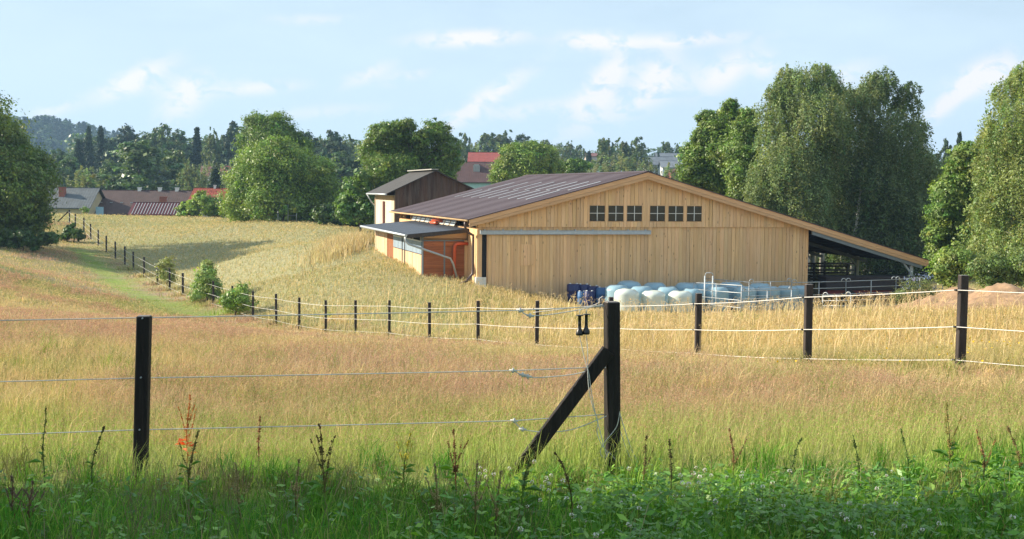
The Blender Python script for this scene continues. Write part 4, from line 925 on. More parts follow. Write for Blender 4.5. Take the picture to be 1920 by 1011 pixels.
px_tree('shrub', 'dark leafy shrub between the bushy tree and the old barn', 112, [(672,355,24),(658,385,24),(690,392,26),(648,400,18),(680,335,14),(705,405,20)], 11000, .24, MG, 6, r0=.1, cat='bush')
px_tree('shrub', 'low dark shrub at the foot of the big bushy tree, right side', 120, [(640,405,20),(665,410,18),(610,405,18)], 5000, .24, DG, 61, r0=.08, cat='bush')
px_tree('broadleaf_tree', 'round bright green tree in front of the red roofed houses', 150, [(985,308,34),(950,322,24),(1020,300,24),(962,292,20),(1000,284,17),(1042,318,17),(938,332,16),(1010,325,24)], 65000, .17, (.155,.22,.04), 7, r0=.4)
px_tree('broadleaf_tree', 'low round tree just over the barn ridge, right of the bright green tree', 158, [(1075,318,18),(1095,312,12),(1060,325,13)], 5000, .3, MG, 8, r0=.2)
px_tree('ash_tree', 'dark green tree left of the tall birches above the barn roof', 98, [(1312,298,30),(1345,245,26),(1298,328,22),(1325,225,16),(1362,290,34),(1330,342,34),(1372,225,24),(1385,340,30),(1295,290,16),(1370,200,12),(1318,262,20)], 100000, .155, (.11,.17,.03), 9, r0=.35)
px_tree('young_tree', 'lighter green slender tree between the dark tree and the tall birches', 94, [(1398,248,24),(1390,285,26),(1402,218,15),(1388,325,26),(1405,300,20),(1392,360,24)], 40000, .135, (.14,.205,.045), 10, r0=.2)
px_tree('birch_tree', 'tall drooping pale green birch, left of the pair above the canopy', 89, [(1500,160,34),(1462,205,30),(1450,250,26),(1480,290,42),(1530,205,38),(1440,320,28),(1505,350,42),(1545,290,38),(1550,155,24),(1445,375,28),(1475,140,16),(1540,128,12),(1425,350,22),(1560,240,28),(1460,170,16),(1540,400,30)], 150000, .125, (.175,.225,.095), 12, kind='birch', base_px=1512, r0=.28, bark='birchbark', extra=((1472, .5), (1548, -.4)))
px_tree('birch_tree', 'broad dark birch, right of the pair, its shaded side towards the right', 92, [(1612,195,34),(1655,150,22),(1638,165,24),(1695,195,24),(1705,165,12),(1600,250,42),(1680,255,46),(1640,320,55),(1728,310,32),(1705,370,44),(1590,370,46),(1735,385,28),(1650,425,50),(1718,240,18),(1585,180,18),(1745,340,22),(1710,440,36),(1600,440,40)], 180000, .135, (.125,.165,.07), 13, kind='birch', base_px=1630, r0=.30, bark='birchbark', extra=((1578, .3), (1602, .9), (1668, -.3), (1655, .2)))
px_tree('hornbeam_tree', 'mid-height leafy tree between the dark birch and the right edge', 74, [(1815,298,26),(1782,365,30),(1832,345,36),(1790,425,36),(1762,405,20),(1840,440,40),(1858,290,24),(1800,330,26),(1755,440,18),(1770,475,26),(1815,480,34)], 120000, .125, (.135,.205,.045), 14, r0=.28, base_px=1810)
px_tree('birch_tree', 'tall light green birch cut off by the right edge', 68, [(1905,165,30),(1895,225,38),(1872,305,36),(1930,320,50),(1880,390,42),(1920,460,50),(1940,235,40),(1920,135,20),(1862,455,30),(1868,255,22),(1955,160,30),(1850,380,22),(1960,420,50),(1975,300,50)], 140000, .115, (.20,.255,.09), 15, kind='birch', base_px=1925, r0=.26, bark='birchbark', extra=((1893, .3),))
px_tree('shrub', 'rounded green shrub at the edge of the right-hand trees, above the low heap', 60, [(1790,488,26),(1768,505,18),(1815,500,24),(1780,520,18)], 12000, .11, (.16,.22,.05), 16, r0=.06, cat='bush')
px_tree('shrub', 'weedy green thicket with pale flowers behind the thick right post', 55, [(1840,505,22),(1868,502,24),(1900,508,24),(1930,500,30),(1855,525,18),(1890,525,20)], 14000, .09, (.12,.17,.05), 17, r0=.05, cat='bush')
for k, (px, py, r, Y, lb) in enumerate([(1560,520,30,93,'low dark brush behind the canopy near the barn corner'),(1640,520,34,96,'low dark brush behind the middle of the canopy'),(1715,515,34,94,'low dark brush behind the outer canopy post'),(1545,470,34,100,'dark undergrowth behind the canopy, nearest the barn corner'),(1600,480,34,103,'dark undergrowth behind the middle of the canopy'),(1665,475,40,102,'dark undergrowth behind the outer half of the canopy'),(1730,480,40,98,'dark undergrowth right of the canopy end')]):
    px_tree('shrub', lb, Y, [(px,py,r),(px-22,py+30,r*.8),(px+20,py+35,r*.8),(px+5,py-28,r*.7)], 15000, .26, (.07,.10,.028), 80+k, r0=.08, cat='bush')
for k, (px, Y, ln, lb) in enumerate([(1521,93,.3,'slim white birch trunk left of all, beside the barn corner'),(1531,95,.2,'second slim white birch trunk seen past the barn corner'),(1601,90,.5,'leaning birch trunk lit on its left side, seen under the canopy'),(1627,94,.2,'birch trunk lit from the left, just right of the leaning one under the canopy')]):
    x, y = gp(px, Y); z = h1(x, y)-.1; mb = MB(); mb.tube([(x-ln*.2, y, z), (x, y, z+2.5), (x+ln*.6, y, z+5), (x+ln, y+.3, z+8)], [.15, .13, .10, .05], 8)
    for q in range(6):
        zz = z+3.5+q*.75; a_ = q*2.1; mb.tube([(x+ln*.4, y, zz), (x+ln*.4+math.cos(a_)*.9, y+math.sin(a_)*.9, zz+.5)], [.03, .01], 4)
    o = thing('birch_tree', (x, y, z), lb, 'tree', 'birch trunks behind the canopy'); mb.build('trunk', 'birchbark', o, org=(x, y, z))
    v, t = broad([(x+ln, y, z+6.5, 1.5, 1.5, 1.8)], 2500, .16, BG_, 90+k, 'birch'); link('crown', np_mesh('crown', v-np.array((x, y, z)), 4, t, 'birch'), o)
px_tree('broadleaf_tree', 'dark tree filling the shaded gap right of the broad dark birch', 97, [(1752,395,38),(1748,455,42),(1765,340,24),(1735,500,34),(1775,440,30)], 30000, .22, (.06,.09,.028), 95, r0=.2)
# blue flowering bush
px, Y = 1722, 56; x, y = gp(px, Y); z = h1(x, y); v, t = broad([(x,y,z+.7,.8,.7,.7),(x-.5,y,z+.45,.55,.5,.45),(x+.55,y,z+.45,.55,.5,.45)], 7000, .06, (.16,.19,.07), 70)
o = thing('flowering_bush', (x, y, z-.1), 'bushy weed with pale blue flowers beside the canopy end', 'bush'); link('foliage', np_mesh('foliage', v-np.array((x, y, z-.1)), 4, t, 'grass'), o)
v, t = broad([(x,y,z+1.15,.7,.6,.45),(x-.4,y,z+.85,.45,.5,.4)], 480, .05, (.24,.28,.44), 71); link('blossom', np_mesh('blossom', v-np.array((x, y, z-.1)), 4, t, 'flower'), o)
# bushes along the field fence
px_tree('shrub', 'thin olive shrub standing in the fence line, farthest up of the three', 82, [(312,500,13),(318,515,12),(306,515,9),(316,488,7)], 1900, .12, (.20,.23,.08), 20, r0=.04, cat='bush')
px_tree('shrub', 'tallest light green bush in the fence line, middle of the three', 70.5, [(386,518,17),(378,538,18),(396,540,18),(388,500,10),(372,555,12),(402,557,12)], 6500, .11, (.22,.29,.09), 21, r0=.05, cat='bush')
px_tree('shrub', 'low bright green bush in the fence line, lowest of the three', 63.5, [(450,552,17),(435,562,15),(462,566,15),(448,570,16),(425,568,9)], 5500, .10, (.17,.25,.05), 22, r0=.05, cat='bush')
for k, (px, py, r, lb) in enumerate([(352,393,14,'pale green shrub at the left end of the hedge before the red roof'),(375,380,18,'taller yellowish shrub of the hedge before the red roof'),(402,388,18,'feathery shrub of the hedge below the red roof'),(425,384,20,'shrub at the right end of the hedge, touching the big bushy tree')]):
    px_tree('shrub', lb, 150, [(px,py,r),(px-10,py+8,r*.7),(px+10,py+8,r*.7)], 4500, .22, (.20,.28,.06), 30+k, r0=.08, cat='bush', group='hedge shrubs behind the oat field')
px_tree('shrub', 'small yellow-green sapling before the wall of the grey house', 158, [(161,392,5),(160,398,4)], 500, .2, YG, 36, r0=.04, cat='bush')
px_tree('shrub', 'shaded round bush beside the far fence posts', 118, [(132,434,8),(143,438,7),(122,443,7),(150,444,5),(136,424,5)], 4000, .2, DG, 37, r0=.06, cat='bush')
px_tree('shrub', 'dark low scrub under the tree at the left edge', 96, [(20,452,15),(45,446,13),(62,456,11),(-20,450,20),(82,450,11),(100,448,8),(5,440,14)], 12000, .2, DG, 38, r0=.06, cat='bush')

# prototypes for the background trees (14 m tall, base at the origin)
def conifer(seed, n, H=14, Rm=2.6, col=(.045, .075, .038), pine=False):
    rg = np.random.default_rng(seed); nb = n//22; u = rg.uniform(0, 1, nb)**.8; z0 = H*(.1+.9*u); rad = Rm*(1-u)**.85+.12
    a = rg.uniform(0, 2*math.pi, nb); i = np.repeat(np.arange(nb), 22); q = rg.uniform(.15, 1, len(i))
    r = rad[i]*q*(rg.uniform(.8, 1.15, nb)[i]); P = np.c_[np.cos(a)[i]*r, np.sin(a)[i]*r, z0[i]-r*.28+rg.normal(size=len(i))*.12]
    P[:, :2] += rg.normal(size=(len(i), 2))*.18; N = unit(rg.normal(size=(len(i), 3))*.6+np.array((0, 0, .8)))
    T = np.array(col)*(1+rg.normal(size=(nb, 1))*.15)[i]*(1+rg.normal(size=(len(i), 1))*.15)
    return leaf_quads(P, N, rg.uniform(.35, .75, len(i)), np.clip(T, .004, 1), .5, rg)
def egg(seed, n, w, zb, k, col, kind='oak', size=.42):
    rr = random.Random(seed); L = []
    for q_ in range(k+5):
        t = (q_+rr.random())/(k+5); z = zb+(13-zb)*t; ww = w*math.sin(math.pi*(.18+.74*t))**.8; a = rr.uniform(0, 6.28); r = rr.uniform(.28, .5)*w
        d = max(ww-r*.6, 0)*rr.uniform(.4, 1); L.append((math.cos(a)*d, math.sin(a)*d, z, r, r, r*.85))
    L.append((0, 0, 12.6, w*.28, w*.28, 1.3)); return L, broad(L, n, size, col, seed, kind)
PROTO = {}
def proto(key, v, t, mat, r0, bark, lob=None):
    c = np_mesh('crown', v, 4, t, mat)
    mb = limbs(lob, (0, 0, 0), r0, 3) if lob else MB()
    if not lob: mb.tube([(0, 0, -.5), (0, 0, 7), (0, 0, 13.8)], [r0, r0*.6, .03], 7)
    PROTO.setdefault(key, []).append((c, mb.mesh('trunk', M[bark]), v, t))
for s in range(4):
    L, (v, t) = egg(100+s, 11000, 4.6+.5*s, 3.2, 12, (.08, .125, .045)); proto('round', v, t, 'leaf', .3, 'bark', L)
for s in range(3):
    L, (v, t) = egg(110+s, 10000, 2.6+.3*s, 2.2, 11, (.13, .17, .075), 'birch', .34); proto('tall', v, t, 'birch', .18, 'birchbark', L)
for s in range(2):
    L, (v, t) = egg(120+s, 6000, 5, 2.0, 12, (.17, .20, .09), 'birch', .36); proto('willow', v, t, 'birch', .3, 'bark', L)
for s in range(3): v, t = conifer(130+s, 8000, Rm=3.1+.5*s); proto('spruce', v, t, 'needle', .2, 'bark')
for s in range(2):
    L, (v, t) = egg(140+s, 9000, 4.0, 4.0, 14, (.05, .08, .042)); proto('pine', v, t, 'needle', .22, 'bark', L)
KN = {'round': 'broadleaf_tree', 'tall': 'birch_tree', 'willow': 'willow_tree', 'spruce': 'spruce_tree', 'pine': 'pine_tree'}
BT = [ # px, top, width px, Y, kind, label
 (168,238,34,300,'spruce','dark spruce with ragged top where the far hill ends'),(190,237,34,310,'spruce','dark spruce right of the ragged one by the hill'),(148,262,40,290,'spruce','broad dark spruce before the wooded hill'),
 (110,285,60,280,'round','dark rounded tree beside the dark tree of the left edge'),(130,300,60,250,'round','green tree above the grey house roof'),(160,306,74,205,'willow','pale olive bushy tree above the grey house'),
 (212,262,50,300,'pine','dark pine between the spruces and the grey-green crown'),(240,238,50,320,'pine','tall dark pine left of the grey-green round crown'),(262,268,56,260,'round','dark green tree above the great dark oak'),
 (300,236,84,300,'round','tall grey-green round crown in the left wood'),(335,250,60,310,'round','round crown right of the grey-green one'),(262,274,135,210,'round','great dark round oak above the brown farmhouse'),
 (205,300,60,240,'round','mid green tree left of the great dark oak'),(330,275,60,230,'tall','light green birch right of the great dark oak'),(352,300,56,225,'willow','pale tree standing before the dark pines, above the farmhouse chimneys'),
 (370,240,44,300,'spruce','dark spruce top left of the two pale birches'),(398,238,40,290,'tall','pale birch nearest the slender spruces of the left wood'),(418,250,40,300,'tall','smaller birch beside the airy pine'),
 (440,230,56,290,'pine','airy dark pine left of the tall round crown'),(402,298,52,240,'willow','small pale green tree above the red roof'),(404,316,48,200,'spruce','small dark spruce directly above the red roof'),
 (378,322,40,215,'willow','tiny pale bush-like tree left of the small dark spruce'),(445,300,60,250,'round','dark tree behind the left flank of the bushy tree'),
 (575,250,50,260,'pine','dark airy pine right of the tall round crown'),(598,256,60,290,'tall','pale birch in the gap between the bushy tree and the oak, left one'),(625,246,64,270,'pine','broad dark pine in the middle of the gap'),
 (650,252,52,290,'tall','pale birch in the gap nearest the oak'),(640,290,90,230,'round','dark rounded tree low in the gap beside the oak'),(600,300,70,215,'round','dark tree low behind the bushy tree'),(668,300,60,220,'spruce','dark spruce low beside the oak'),
 (868,246,46,330,'tall','birch top touching the right side of the oak'),(890,262,46,340,'willow','soft green crown above the red roof'),(912,244,56,350,'tall','tall soft green birch above the red roof, left'),(945,243,64,350,'tall','tall soft green birch above the red roof, middle'),
 (975,254,44,340,'pine','darker tree right of the soft green birches'),(1000,262,40,340,'tall','small birch right of the red roof'),(1020,258,36,380,'tall','slim birch above the round bright green tree'),
 (1045,272,40,370,'willow','pale tree right of the round bright green tree'),(1066,263,34,380,'tall','small airy tree with rounded top between the far houses'),(1085,270,32,390,'tall','narrow pale tree right of the airy one'),
 (1102,284,26,360,'spruce','little dark spruce left of the poplar-like birch'),(1131,254,46,300,'tall','tall poplar-like birch over the middle of the barn roof'),(1161,257,40,320,'tall','middle one of three tall birches over the barn roof'),
 (1193,254,46,320,'tall','right one of three tall birches over the barn roof'),(1146,284,60,260,'willow','pale low willow below the three tall birches, left'),(1180,288,70,255,'willow','pale low willow below the three tall birches, right'),(1100,300,60,270,'willow','pale low willow left of the birch trio'),(1212,298,60,250,'willow','pale low willow before the blue-grey roofs'),
 (1246,262,32,380,'tall','thin tree above the blue-grey roofs, left'),(1268,268,34,380,'tall','thin tree above the blue-grey roofs, right'),(1262,300,60,235,'willow','olive bush-like tree beside the orange wall'),(1232,286,14,340,'spruce','tiny spruce at the end of the blue-grey roof'),
 (1793,249,36,200,'spruce','dark spruce top seen between the dark birch and the right-hand trees'),(1768,262,40,205,'pine','dark round treetop left of the spruce at the right'),(1750,300,70,180,'round','dark tree filling the gap right of the dark birch'),
 (1035,292,60,260,'willow','pale bushy tree beside the small dull red roof')]
kcount = {}
for (px, top, wpx, Y, kind, lb) in BT:
    k = kcount.get(kind, 0); kcount[kind] = k+1; c, tr, v, t = PROTO[kind][k % len(PROTO[kind])]
    x, y = gp(px, Y); z = h1(x, y)-.3; zt = W(px, top, Y).z; sz = (zt-z)/14.1; w0 = (v[:, 0].max()-v[:, 0].min()); sx = wpx*Y/F/w0*1.3
    o = thing(KN[kind], (x, y, z), lb, 'tree', 'trees of the village and the wood behind'); o.scale = (sx, sx, sz); o.rotation_euler = (0, 0, (k*2.4) % 6.28)
    link('crown', c, o); link('trunk', tr, o)
def merge(kind_fn, spots):
    V_, T_ = [], []
    for (x, y, z, s, sz, kind, k, tint) in spots:
        c, tr, v, t = PROTO[kind][k % len(PROTO[kind])]; a = R.uniform(0, 6.28); q = v.reshape(-1, 4, 3); sel = rng.random(len(q)) < kind_fn; q = q[sel].reshape(-1, 3); tt = t.reshape(-1, 4, 3)[sel].reshape(-1, 3)
        ca, sa = math.cos(a), math.sin(a); V_.append(np.c_[(q[:, 0]*ca-q[:, 1]*sa)*s+x, (q[:, 0]*sa+q[:, 1]*ca)*s+y, q[:, 2]*sz+z]); T_.append(tt*tint)
    return np.concatenate(V_), np.concatenate(T_)
sp = []
for i in range(190):   # belt of wood behind the village, one mass
    px = R.uniform(-250, 760); Y = R.uniform(330, 420); top = 262+R.uniform(-6, 26)+(8 if px > 500 else 0)
    if px < 150: top = 292+R.uniform(0, 20)
    x, y = gp(px, Y); z = h1(x, y)-.5; zt = W(px, top, Y).z; s = R.uniform(1.3, 2.0); sp.append((x, y, z, s, (zt-z)/14, R.choice(['round', 'round', 'round', 'round', 'pine', 'spruce', 'tall']), R.randrange(4), R.uniform(.7, 1.25)))
for i in range(90):
    px = R.uniform(740, 1750); Y = R.uniform(430, 520); top = 276+R.uniform(-5, 14)
    x, y = gp(px, Y); z = h1(x, y)-.5; zt = W(px, top, Y).z; s = R.uniform(1., 1.6); sp.append((x, y, z, s, max(.3, (zt-z)/14), R.choice(['round', 'tall', 'willow']), R.randrange(4), R.uniform(.8, 1.15)))
v, t = merge(.35, sp); o = link('wood', np_mesh('wood', v, 4, t, 'leaf')); tag(o, 'continuous far wood closing the view behind the village trees', 'wood', kind='stuff')
sp = []
for i in range(1500):   # forest on the far hill
    x = R.uniform(-620, -150); y = R.uniform(740, 1000); z = h1(x, y)-2; s = R.uniform(.9, 1.3)
    sp.append((x, y, z, s, R.uniform(.6, .85), 'spruce' if R.random() < .6 else 'round', R.randrange(3), .85))
v, t = merge(.035, sp); v2 = v.reshape(-1, 4, 3); c2 = v2.mean(1, keepdims=True); v = (c2+(v2-c2)*3.0).reshape(-1, 3)
o = link('hill_forest', np_mesh('hill_forest', v, 4, t, 'needle')); tag(o, 'blue-green conifer forest covering the far hill on the left', 'forest', kind='stuff')
# trees to the left of the frame whose shade falls over the near grass
for k, (x, y, H, w, lb) in enumerate([(-13.5, 5.9, 10, 1.15, 'leafy tree just outside the left edge, nearest the fence'), (-15.5, -2.0, 10.5, 1.3, 'leafy tree outside the left edge, beside the viewer'), (-25, 7.0, 15., 1.3, 'taller leafy tree outside the left edge, farther off'), (-26, 9.0, 20., .95, 'tallest leafy tree outside the left edge, behind the others'), (-50, 110, 14.5, 1.5, 'broad leafy tree outside the left edge, next to the large dark one')]):
    z = h1(x, y)-.2; o = thing('broadleaf_tree', (x, y, z), lb, 'tree', 'roadside trees left of the view'); o.scale = (w*.86, w*.86, H/14); o.rotation_euler = (0, 0, k*1.3)
    c, tr, v, t = PROTO['round'][k % 4]; link('crown', c, o); link('trunk', tr, o)

# ------------------------------------------------------------------ grasses
def blades(name, x, y, h, w, lean, col, label, cat='grass', mat='grass', jit=.16, base=0.0, heads=None):
    n = len(x); z = hgt(x, y)-.03+base; az_ = rng.uniform(0, math.pi, n); ld = rng.uniform(0, 2*math.pi, n) if lean is not None else None
    lx = np.cos(ld)*lean*h+.06*h; ly = np.sin(ld)*lean*h*.6; wx = np.cos(az_)*w*.5; wy = np.sin(az_)*w*.5
    V_ = np.empty((n, 5, 3))
    V_[:, 0] = np.c_[x-wx, y-wy, z]; V_[:, 1] = np.c_[x+wx, y+wy, z]
    mx, my, mz = x+lx*.33, y+ly*.33, z+h*.58; V_[:, 2] = np.c_[mx-wx*.8, my-wy*.8, mz]; V_[:, 3] = np.c_[mx+wx*.8, my+wy*.8, mz]
    V_[:, 4] = np.c_[x+lx, y+ly, z+h*(1-lean*.35)]
    idx = np.arange(n)[:, None]*5; li = np.concatenate([idx+np.array([[0, 1, 3, 2]]), idx+np.array([[2, 3, 4]])], 1).ravel(); lt = np.tile(np.array([4, 3]), n)
    c = np.clip(col*(1+rng.normal(size=(n, 1))*jit)*(1+rng.normal(size=(n, 3))*jit*.25), .005, .95); T = np.repeat(c, 5, axis=0); V_ = V_.reshape(-1, 3)
    if heads is not None:   # loose seed heads near the tips
        sel, hc, hs, hl = heads; k = sel.sum(); m = 6; tip = V_.reshape(-1, 5, 3)[sel, 4]; md = V_.reshape(-1, 5, 3)[sel, 2]
        q = rng.uniform(.0, 1, (k, m, 1)); Pp = tip[:, None]*(1-q*hl)+md[:, None]*q*hl+rng.normal(size=(k, m, 3))*(hs[sel][:, None, None]*np.array((1.2, 1.2, .6)))
        Nn = unit(rng.normal(size=(k*m, 3))); hv, ht = leaf_quads(Pp.reshape(-1, 3), Nn, np.repeat(hs[sel], m)*rng.uniform(.8, 1.8, k*m), np.clip(np.repeat(hc[sel], m, axis=0)*(1+rng.normal(size=(k*m, 1))*.15), .01, .95), .42, rng)
        o0 = len(V_); V_ = np.concatenate([V_, hv]); T = np.concatenate([T, ht]); li = np.concatenate([li, o0+np.arange(len(hv))]); lt = np.concatenate([lt, np.full(len(hv)//4, 4)])
    o = link(name, np_mesh(name, V_, (li, lt), T, mat)); tag(o, label, cat, kind='stuff'); return o
def wedge(n, y0, y1, k=.45, m=2.2, p=1.0):
    y = y0+(y1-y0)*rng.random(n)**p; x = rng.uniform(-1, 1, n)*(k*y+m); return x, y
def keep(x, y):
    """not inside the barns, not beyond the field crest"""
    rx, ry = x-BL.x, y-BL.y; s_ = rx*U.x+ry*U.y; t_ = rx*V.x+ry*V.y
    ins = (s_ > -2.35) & (s_ < 26) & (t_ > -.15) & (t_ < 24) & ~((s_ < 0) & (t_ < 2.0)); sd = (s_ > 4.0) & (s_ < 27) & (t_ > -6.5)
    return ~(ins | sd)
# near lush grass
x, y = wedge(95000, 6.2, 11.5, p=.9); c = zone(x, y); n = len(x)
lush = (1-sstep(8.5, 10.2, y+(fbm(x, y, 2.2, 4)-.5)*2.2)); pk = rng.random(n)
gcol = np.where((pk < .35)[:, None], LUSH*1.1, np.where((pk < .75)[:, None], GREEN, BRIGHT))*(.75+.6*fbm(x, y, .7, 9))[:, None]
c = gcol*lush[:, None]+c*(1-lush)[:, None]
h = (.07+.17*rng.random(n)**1.6)*(.45+1.1*fbm(x, y, 1.0, 6))*(1-.45*sstep(7.6, 9.2, y)); blades('grass', x, y, h, rng.uniform(.004, .010, n), rng.uniform(.1, .9, n), c, 'lush green grass along the bottom of the picture')
# meadow stand by stand
def meadow(n, y0, y1, hh, wd, label, k=.43, p=.8, headf=.35, hs=.008, xm=None):
    x, y = wedge(n, y0, y1, k, p=p); m_ = keep(x, y)
    if xm is not None: m_ &= xm(x, y)
    x, y = x[m_], y[m_]; n = len(x); c = zone(x, y); fy = fence_y(x); be = y > fy
    d = rng.random(n); dry = (c[:, 0] > c[:, 1]*1.05)
    c = np.where((dry & (d < .12))[:, None], OLIVE*1.1, np.where((dry & (d > .86))[:, None], STRAW*1.25, c))
    pt = np.exp(-(seg_dist(x, y, PATH)/1.5)**2)
    h = hh*(.65+.6*rng.random(n))*(.75+.5*fbm(x, y, 2.5, 12)*(y < 45)+.25*(y >= 45))*(1-.55*pt)*np.where(be & (x > -2), 1.15, 1)
    h = h*np.where((y < fy+.3) & (y > fy-5), .72, 1)
    w = np.maximum(.003, wd*y)*rng.uniform(.6, 1.4, n); pinkness = np.clip((fbm(x, y*.6, 3.2, 3)-.40)/.16, 0, 1)*(~be)
    hc = PINK*np.array((1.12, .92, .86))*pinkness[:, None]+np.array((.62, .48, .24))*(1-pinkness[:, None])
    sel = (rng.random(n) < headf*(.45+.8*pinkness)*(1-pt)); hsz = np.maximum(hs, .00075*y)*np.ones(n)
    blades('meadow_grass', x, y, h, w, rng.uniform(.05, .6, n), c, label, jit=.16 if y0 < 40 else .09, heads=(sel, hc, hsz, .5))
meadow(85000, 10.1, 16, .30, .00035, 'dry and green mixed meadow grass behind the near fence', headf=.45, hs=.005)
meadow(120000, 15, 26, .36, .00042, 'pinkish dry meadow grass with fine seed heads', headf=.42)
meadow(120000, 25, 45, .33, .0005, 'dry golden and pinkish grass around the row of slim posts', headf=.4)
meadow(120000, 44, 72, .24, .0004, 'pale dry grass on the slope below the barn and in the left dip', headf=.35)
meadow(190000, 70, 155, .20, .0004, 'pale oat field reaching to the crest before the houses', headf=.25, k=.42, xm=lambda x, y: x < 3)
# taller single straws in front of bales and panels
x, y = wedge(5200, 17, 60, p=.7); m_ = (y > fence_y(x)) & keep(x, y); x, y = x[m_], y[m_]; n = len(x)
blades('tall_straw', x, y, rng.uniform(.7, 1.05, n), np.maximum(.004, .0005*y), rng.uniform(.05, .5, n), np.tile(np.array((.68, .54, .30)), (n, 1)), 'taller pale straws with seed heads standing out of the field', heads=(np.ones(n, bool), np.tile(np.array((.66, .5, .28)), (n, 1)), np.maximum(.012, .0008*y), .35))
# pale grass tuft at the corner of the lean-to
x = rng.normal(-11.0, .8, 2600); y = rng.normal(84, 4, 2600); m_ = keep(x, y); x, y = x[m_], y[m_]; n = len(x)
blades('tall_grass', x, y, rng.uniform(.6, 1.2, n), np.full(n, .045), rng.uniform(.1, .5, n), np.tile(np.array((.56, .46, .25)), (n, 1)), 'tall pale grass tufts on the bank beside the lean-to')
# fringe at the feet of fence posts
X_, Y_ = [], []
for (px, py, Yp) in POSTS[:20]+[(266, 0, 9.6), (1150, 0, 10.0), (970, 0, 9.95)]:
    bx = W(px, 500, Yp).x; k = 160 if Yp > 12 else 260; X_.append(rng.normal(bx, .22+.004*Yp, k)); Y_.append(rng.normal(Yp-.05, .2, k))
x, y = np.concatenate(X_), np.concatenate(Y_); n = len(x)
blades('tuft_grass', x, y, rng.uniform(.2, .5, n), np.maximum(.004, .0006*y), rng.uniform(.1, .7, n), zone(x, y), 'grass tufts growing round the feet of the fence posts')
# yellow blossoms near the right fence post
x = rng.normal(6.6, .9, 60); y = rng.normal(17.5, .8, 60); z = hgt(x, y)+rng.uniform(.3, .6, 60)
v, t = leaf_quads(np.c_[x, y, z], unit(rng.normal(size=(60, 3))+np.array((0, -.5, 1))), np.full(60, .035), np.tile(np.array((.8, .5, .03)), (60, 1)), .9, rng)
o = link('yellow_flowers', np_mesh('yellow_flowers', v, 4, t, 'flower')); tag(o, 'scattered small yellow blossoms by the thick right fence post', 'flowers', kind='stuff')

# clover with white heads, lower right
def clover():
    n = 6500; y = rng.uniform(6.2, 9.3, n); x = rng.uniform(.6, 4.8, n); d = fbm(x, y, 1.1, 21)+.12*sstep(1, 3.5, x)-.10*(y > 9.2); m_ = rng.random(n) < sstep(.40, .62, d); x, y = x[m_], y[m_]
    h = rng.uniform(.08, .20, len(x))*(.7+.6*fbm(x, y, .8, 2))*(1-.3*sstep(7.8, 9.2, y)); z = hgt(x, y)+h
    P, N, S, T = [], [], [], []
    for k in range(3):
        a = rng.uniform(0, 2*math.pi, len(x))*0+k*2.094+x*50; r = .013; P.append(np.c_[x+np.cos(a)*r, y+np.sin(a)*r, z]); N.append(unit(np.c_[np.cos(a)*.35, np.sin(a)*.35, np.ones(len(x))]+rng.normal(size=(len(x), 3))*.3)); S.append(rng.uniform(.018, .034, len(x))); T.append(np.array((.12, .25, .05))*(1+rng.normal(size=(len(x), 1))*.2))
    v, t = leaf_quads(np.concatenate(P), np.concatenate(N), np.concatenate(S), np.clip(np.concatenate(T), .01, 1), .95, rng)
    o = link('clover_leaves', np_mesh('clover_leaves', v, 4, t, 'leaf')); tag(o, 'bed of clover leaves in the lower right', 'clover', kind='stuff')
    m = 210; y = rng.uniform(6.3, 8.9, m); x = rng.uniform(-.3, 4.6, m); k_ = rng.random(m) < sstep(.36, .6, fbm(x, y, 1.1, 21)+.12*sstep(1, 3.5, x)); x, y = x[k_], y[k_]; z = hgt(x, y)+rng.uniform(.13, .26, len(x))
    mb = MB()
    for X, Y, Z in zip(x, y, z):
        r = R.uniform(.009, .015); mb.tube([(X, Y, Z-.25), (X+R.uniform(-.01, .01), Y, Z-r)], .0018, 4, (.12, .2, .05), cap=False)
        for j in range(26):
            d = Vector((R.gauss(0, 1), R.gauss(0, 1), R.gauss(.25, .9))).normalized(); c = Vector((X, Y, Z))+d*r*.75; e = d*r*.55; s = d.orthogonal().normalized()*r*.26
            col = (.78, .74, .66) if d.z > -.3 else (.5, .36, .28); mb.face([c-s, c+e*.6-s*.6, c+e, c+s], col)
    o = mb.build('clover_flowers', 'flower', None, org=(1.5, 8, 4)); tag(o, 'white clover flower heads dotted over the lower right grass', 'clover flowers', kind='stuff')
clover()
# bunches standing out of the meadow
def tufts(nc, y0, y1, per, rad, hh, wd, colf, label, name='tussocks', lean=(.2, .8), hd=.5, hcol=(.60, .48, .30), hs=.006, xr=None, p=.8):
    cx, cy = wedge(nc, y0, y1, p=p); m_ = keep(cx, cy)
    if xr: m_ &= (cx > xr[0]*cy/8) & (cx < xr[1]*cy/8)
    cx, cy = cx[m_], cy[m_]; nc = len(cx); i = np.repeat(np.arange(nc), per); r_ = rad*rng.uniform(.5, 1.5, nc)[i]
    x = cx[i]+rng.normal(size=len(i))*r_; y = cy[i]+rng.normal(size=len(i))*r_; n = len(x); cc = colf(cx, cy, nc)[i]
    h = (hh*rng.uniform(.6, 1.3, nc))[i]*rng.uniform(.6, 1.1, n); w = np.maximum(.003, wd*y)*rng.uniform(.6, 1.4, n)
    heads = (rng.random(n) < hd, np.tile(np.array(hcol), (n, 1)), np.maximum(hs, .0006*y), .45) if hd else None
    blades(name, x, y, h, w, rng.uniform(lean[0], lean[1], n), cc, label, heads=heads)
pick = lambda cols: (lambda x, y, n: np.array(cols)[rng.integers(0, len(cols), n)])
tufts(900, 10.3, 24, 42, .10, .42, .00035, pick([STRAW*1.3, STRAW*1.15, GOLD*1.1, OLIVE*1.1, BRIGHT*.8, OLIVE*.7]), 'tussocks of pale and green grass scattered through the near meadow')
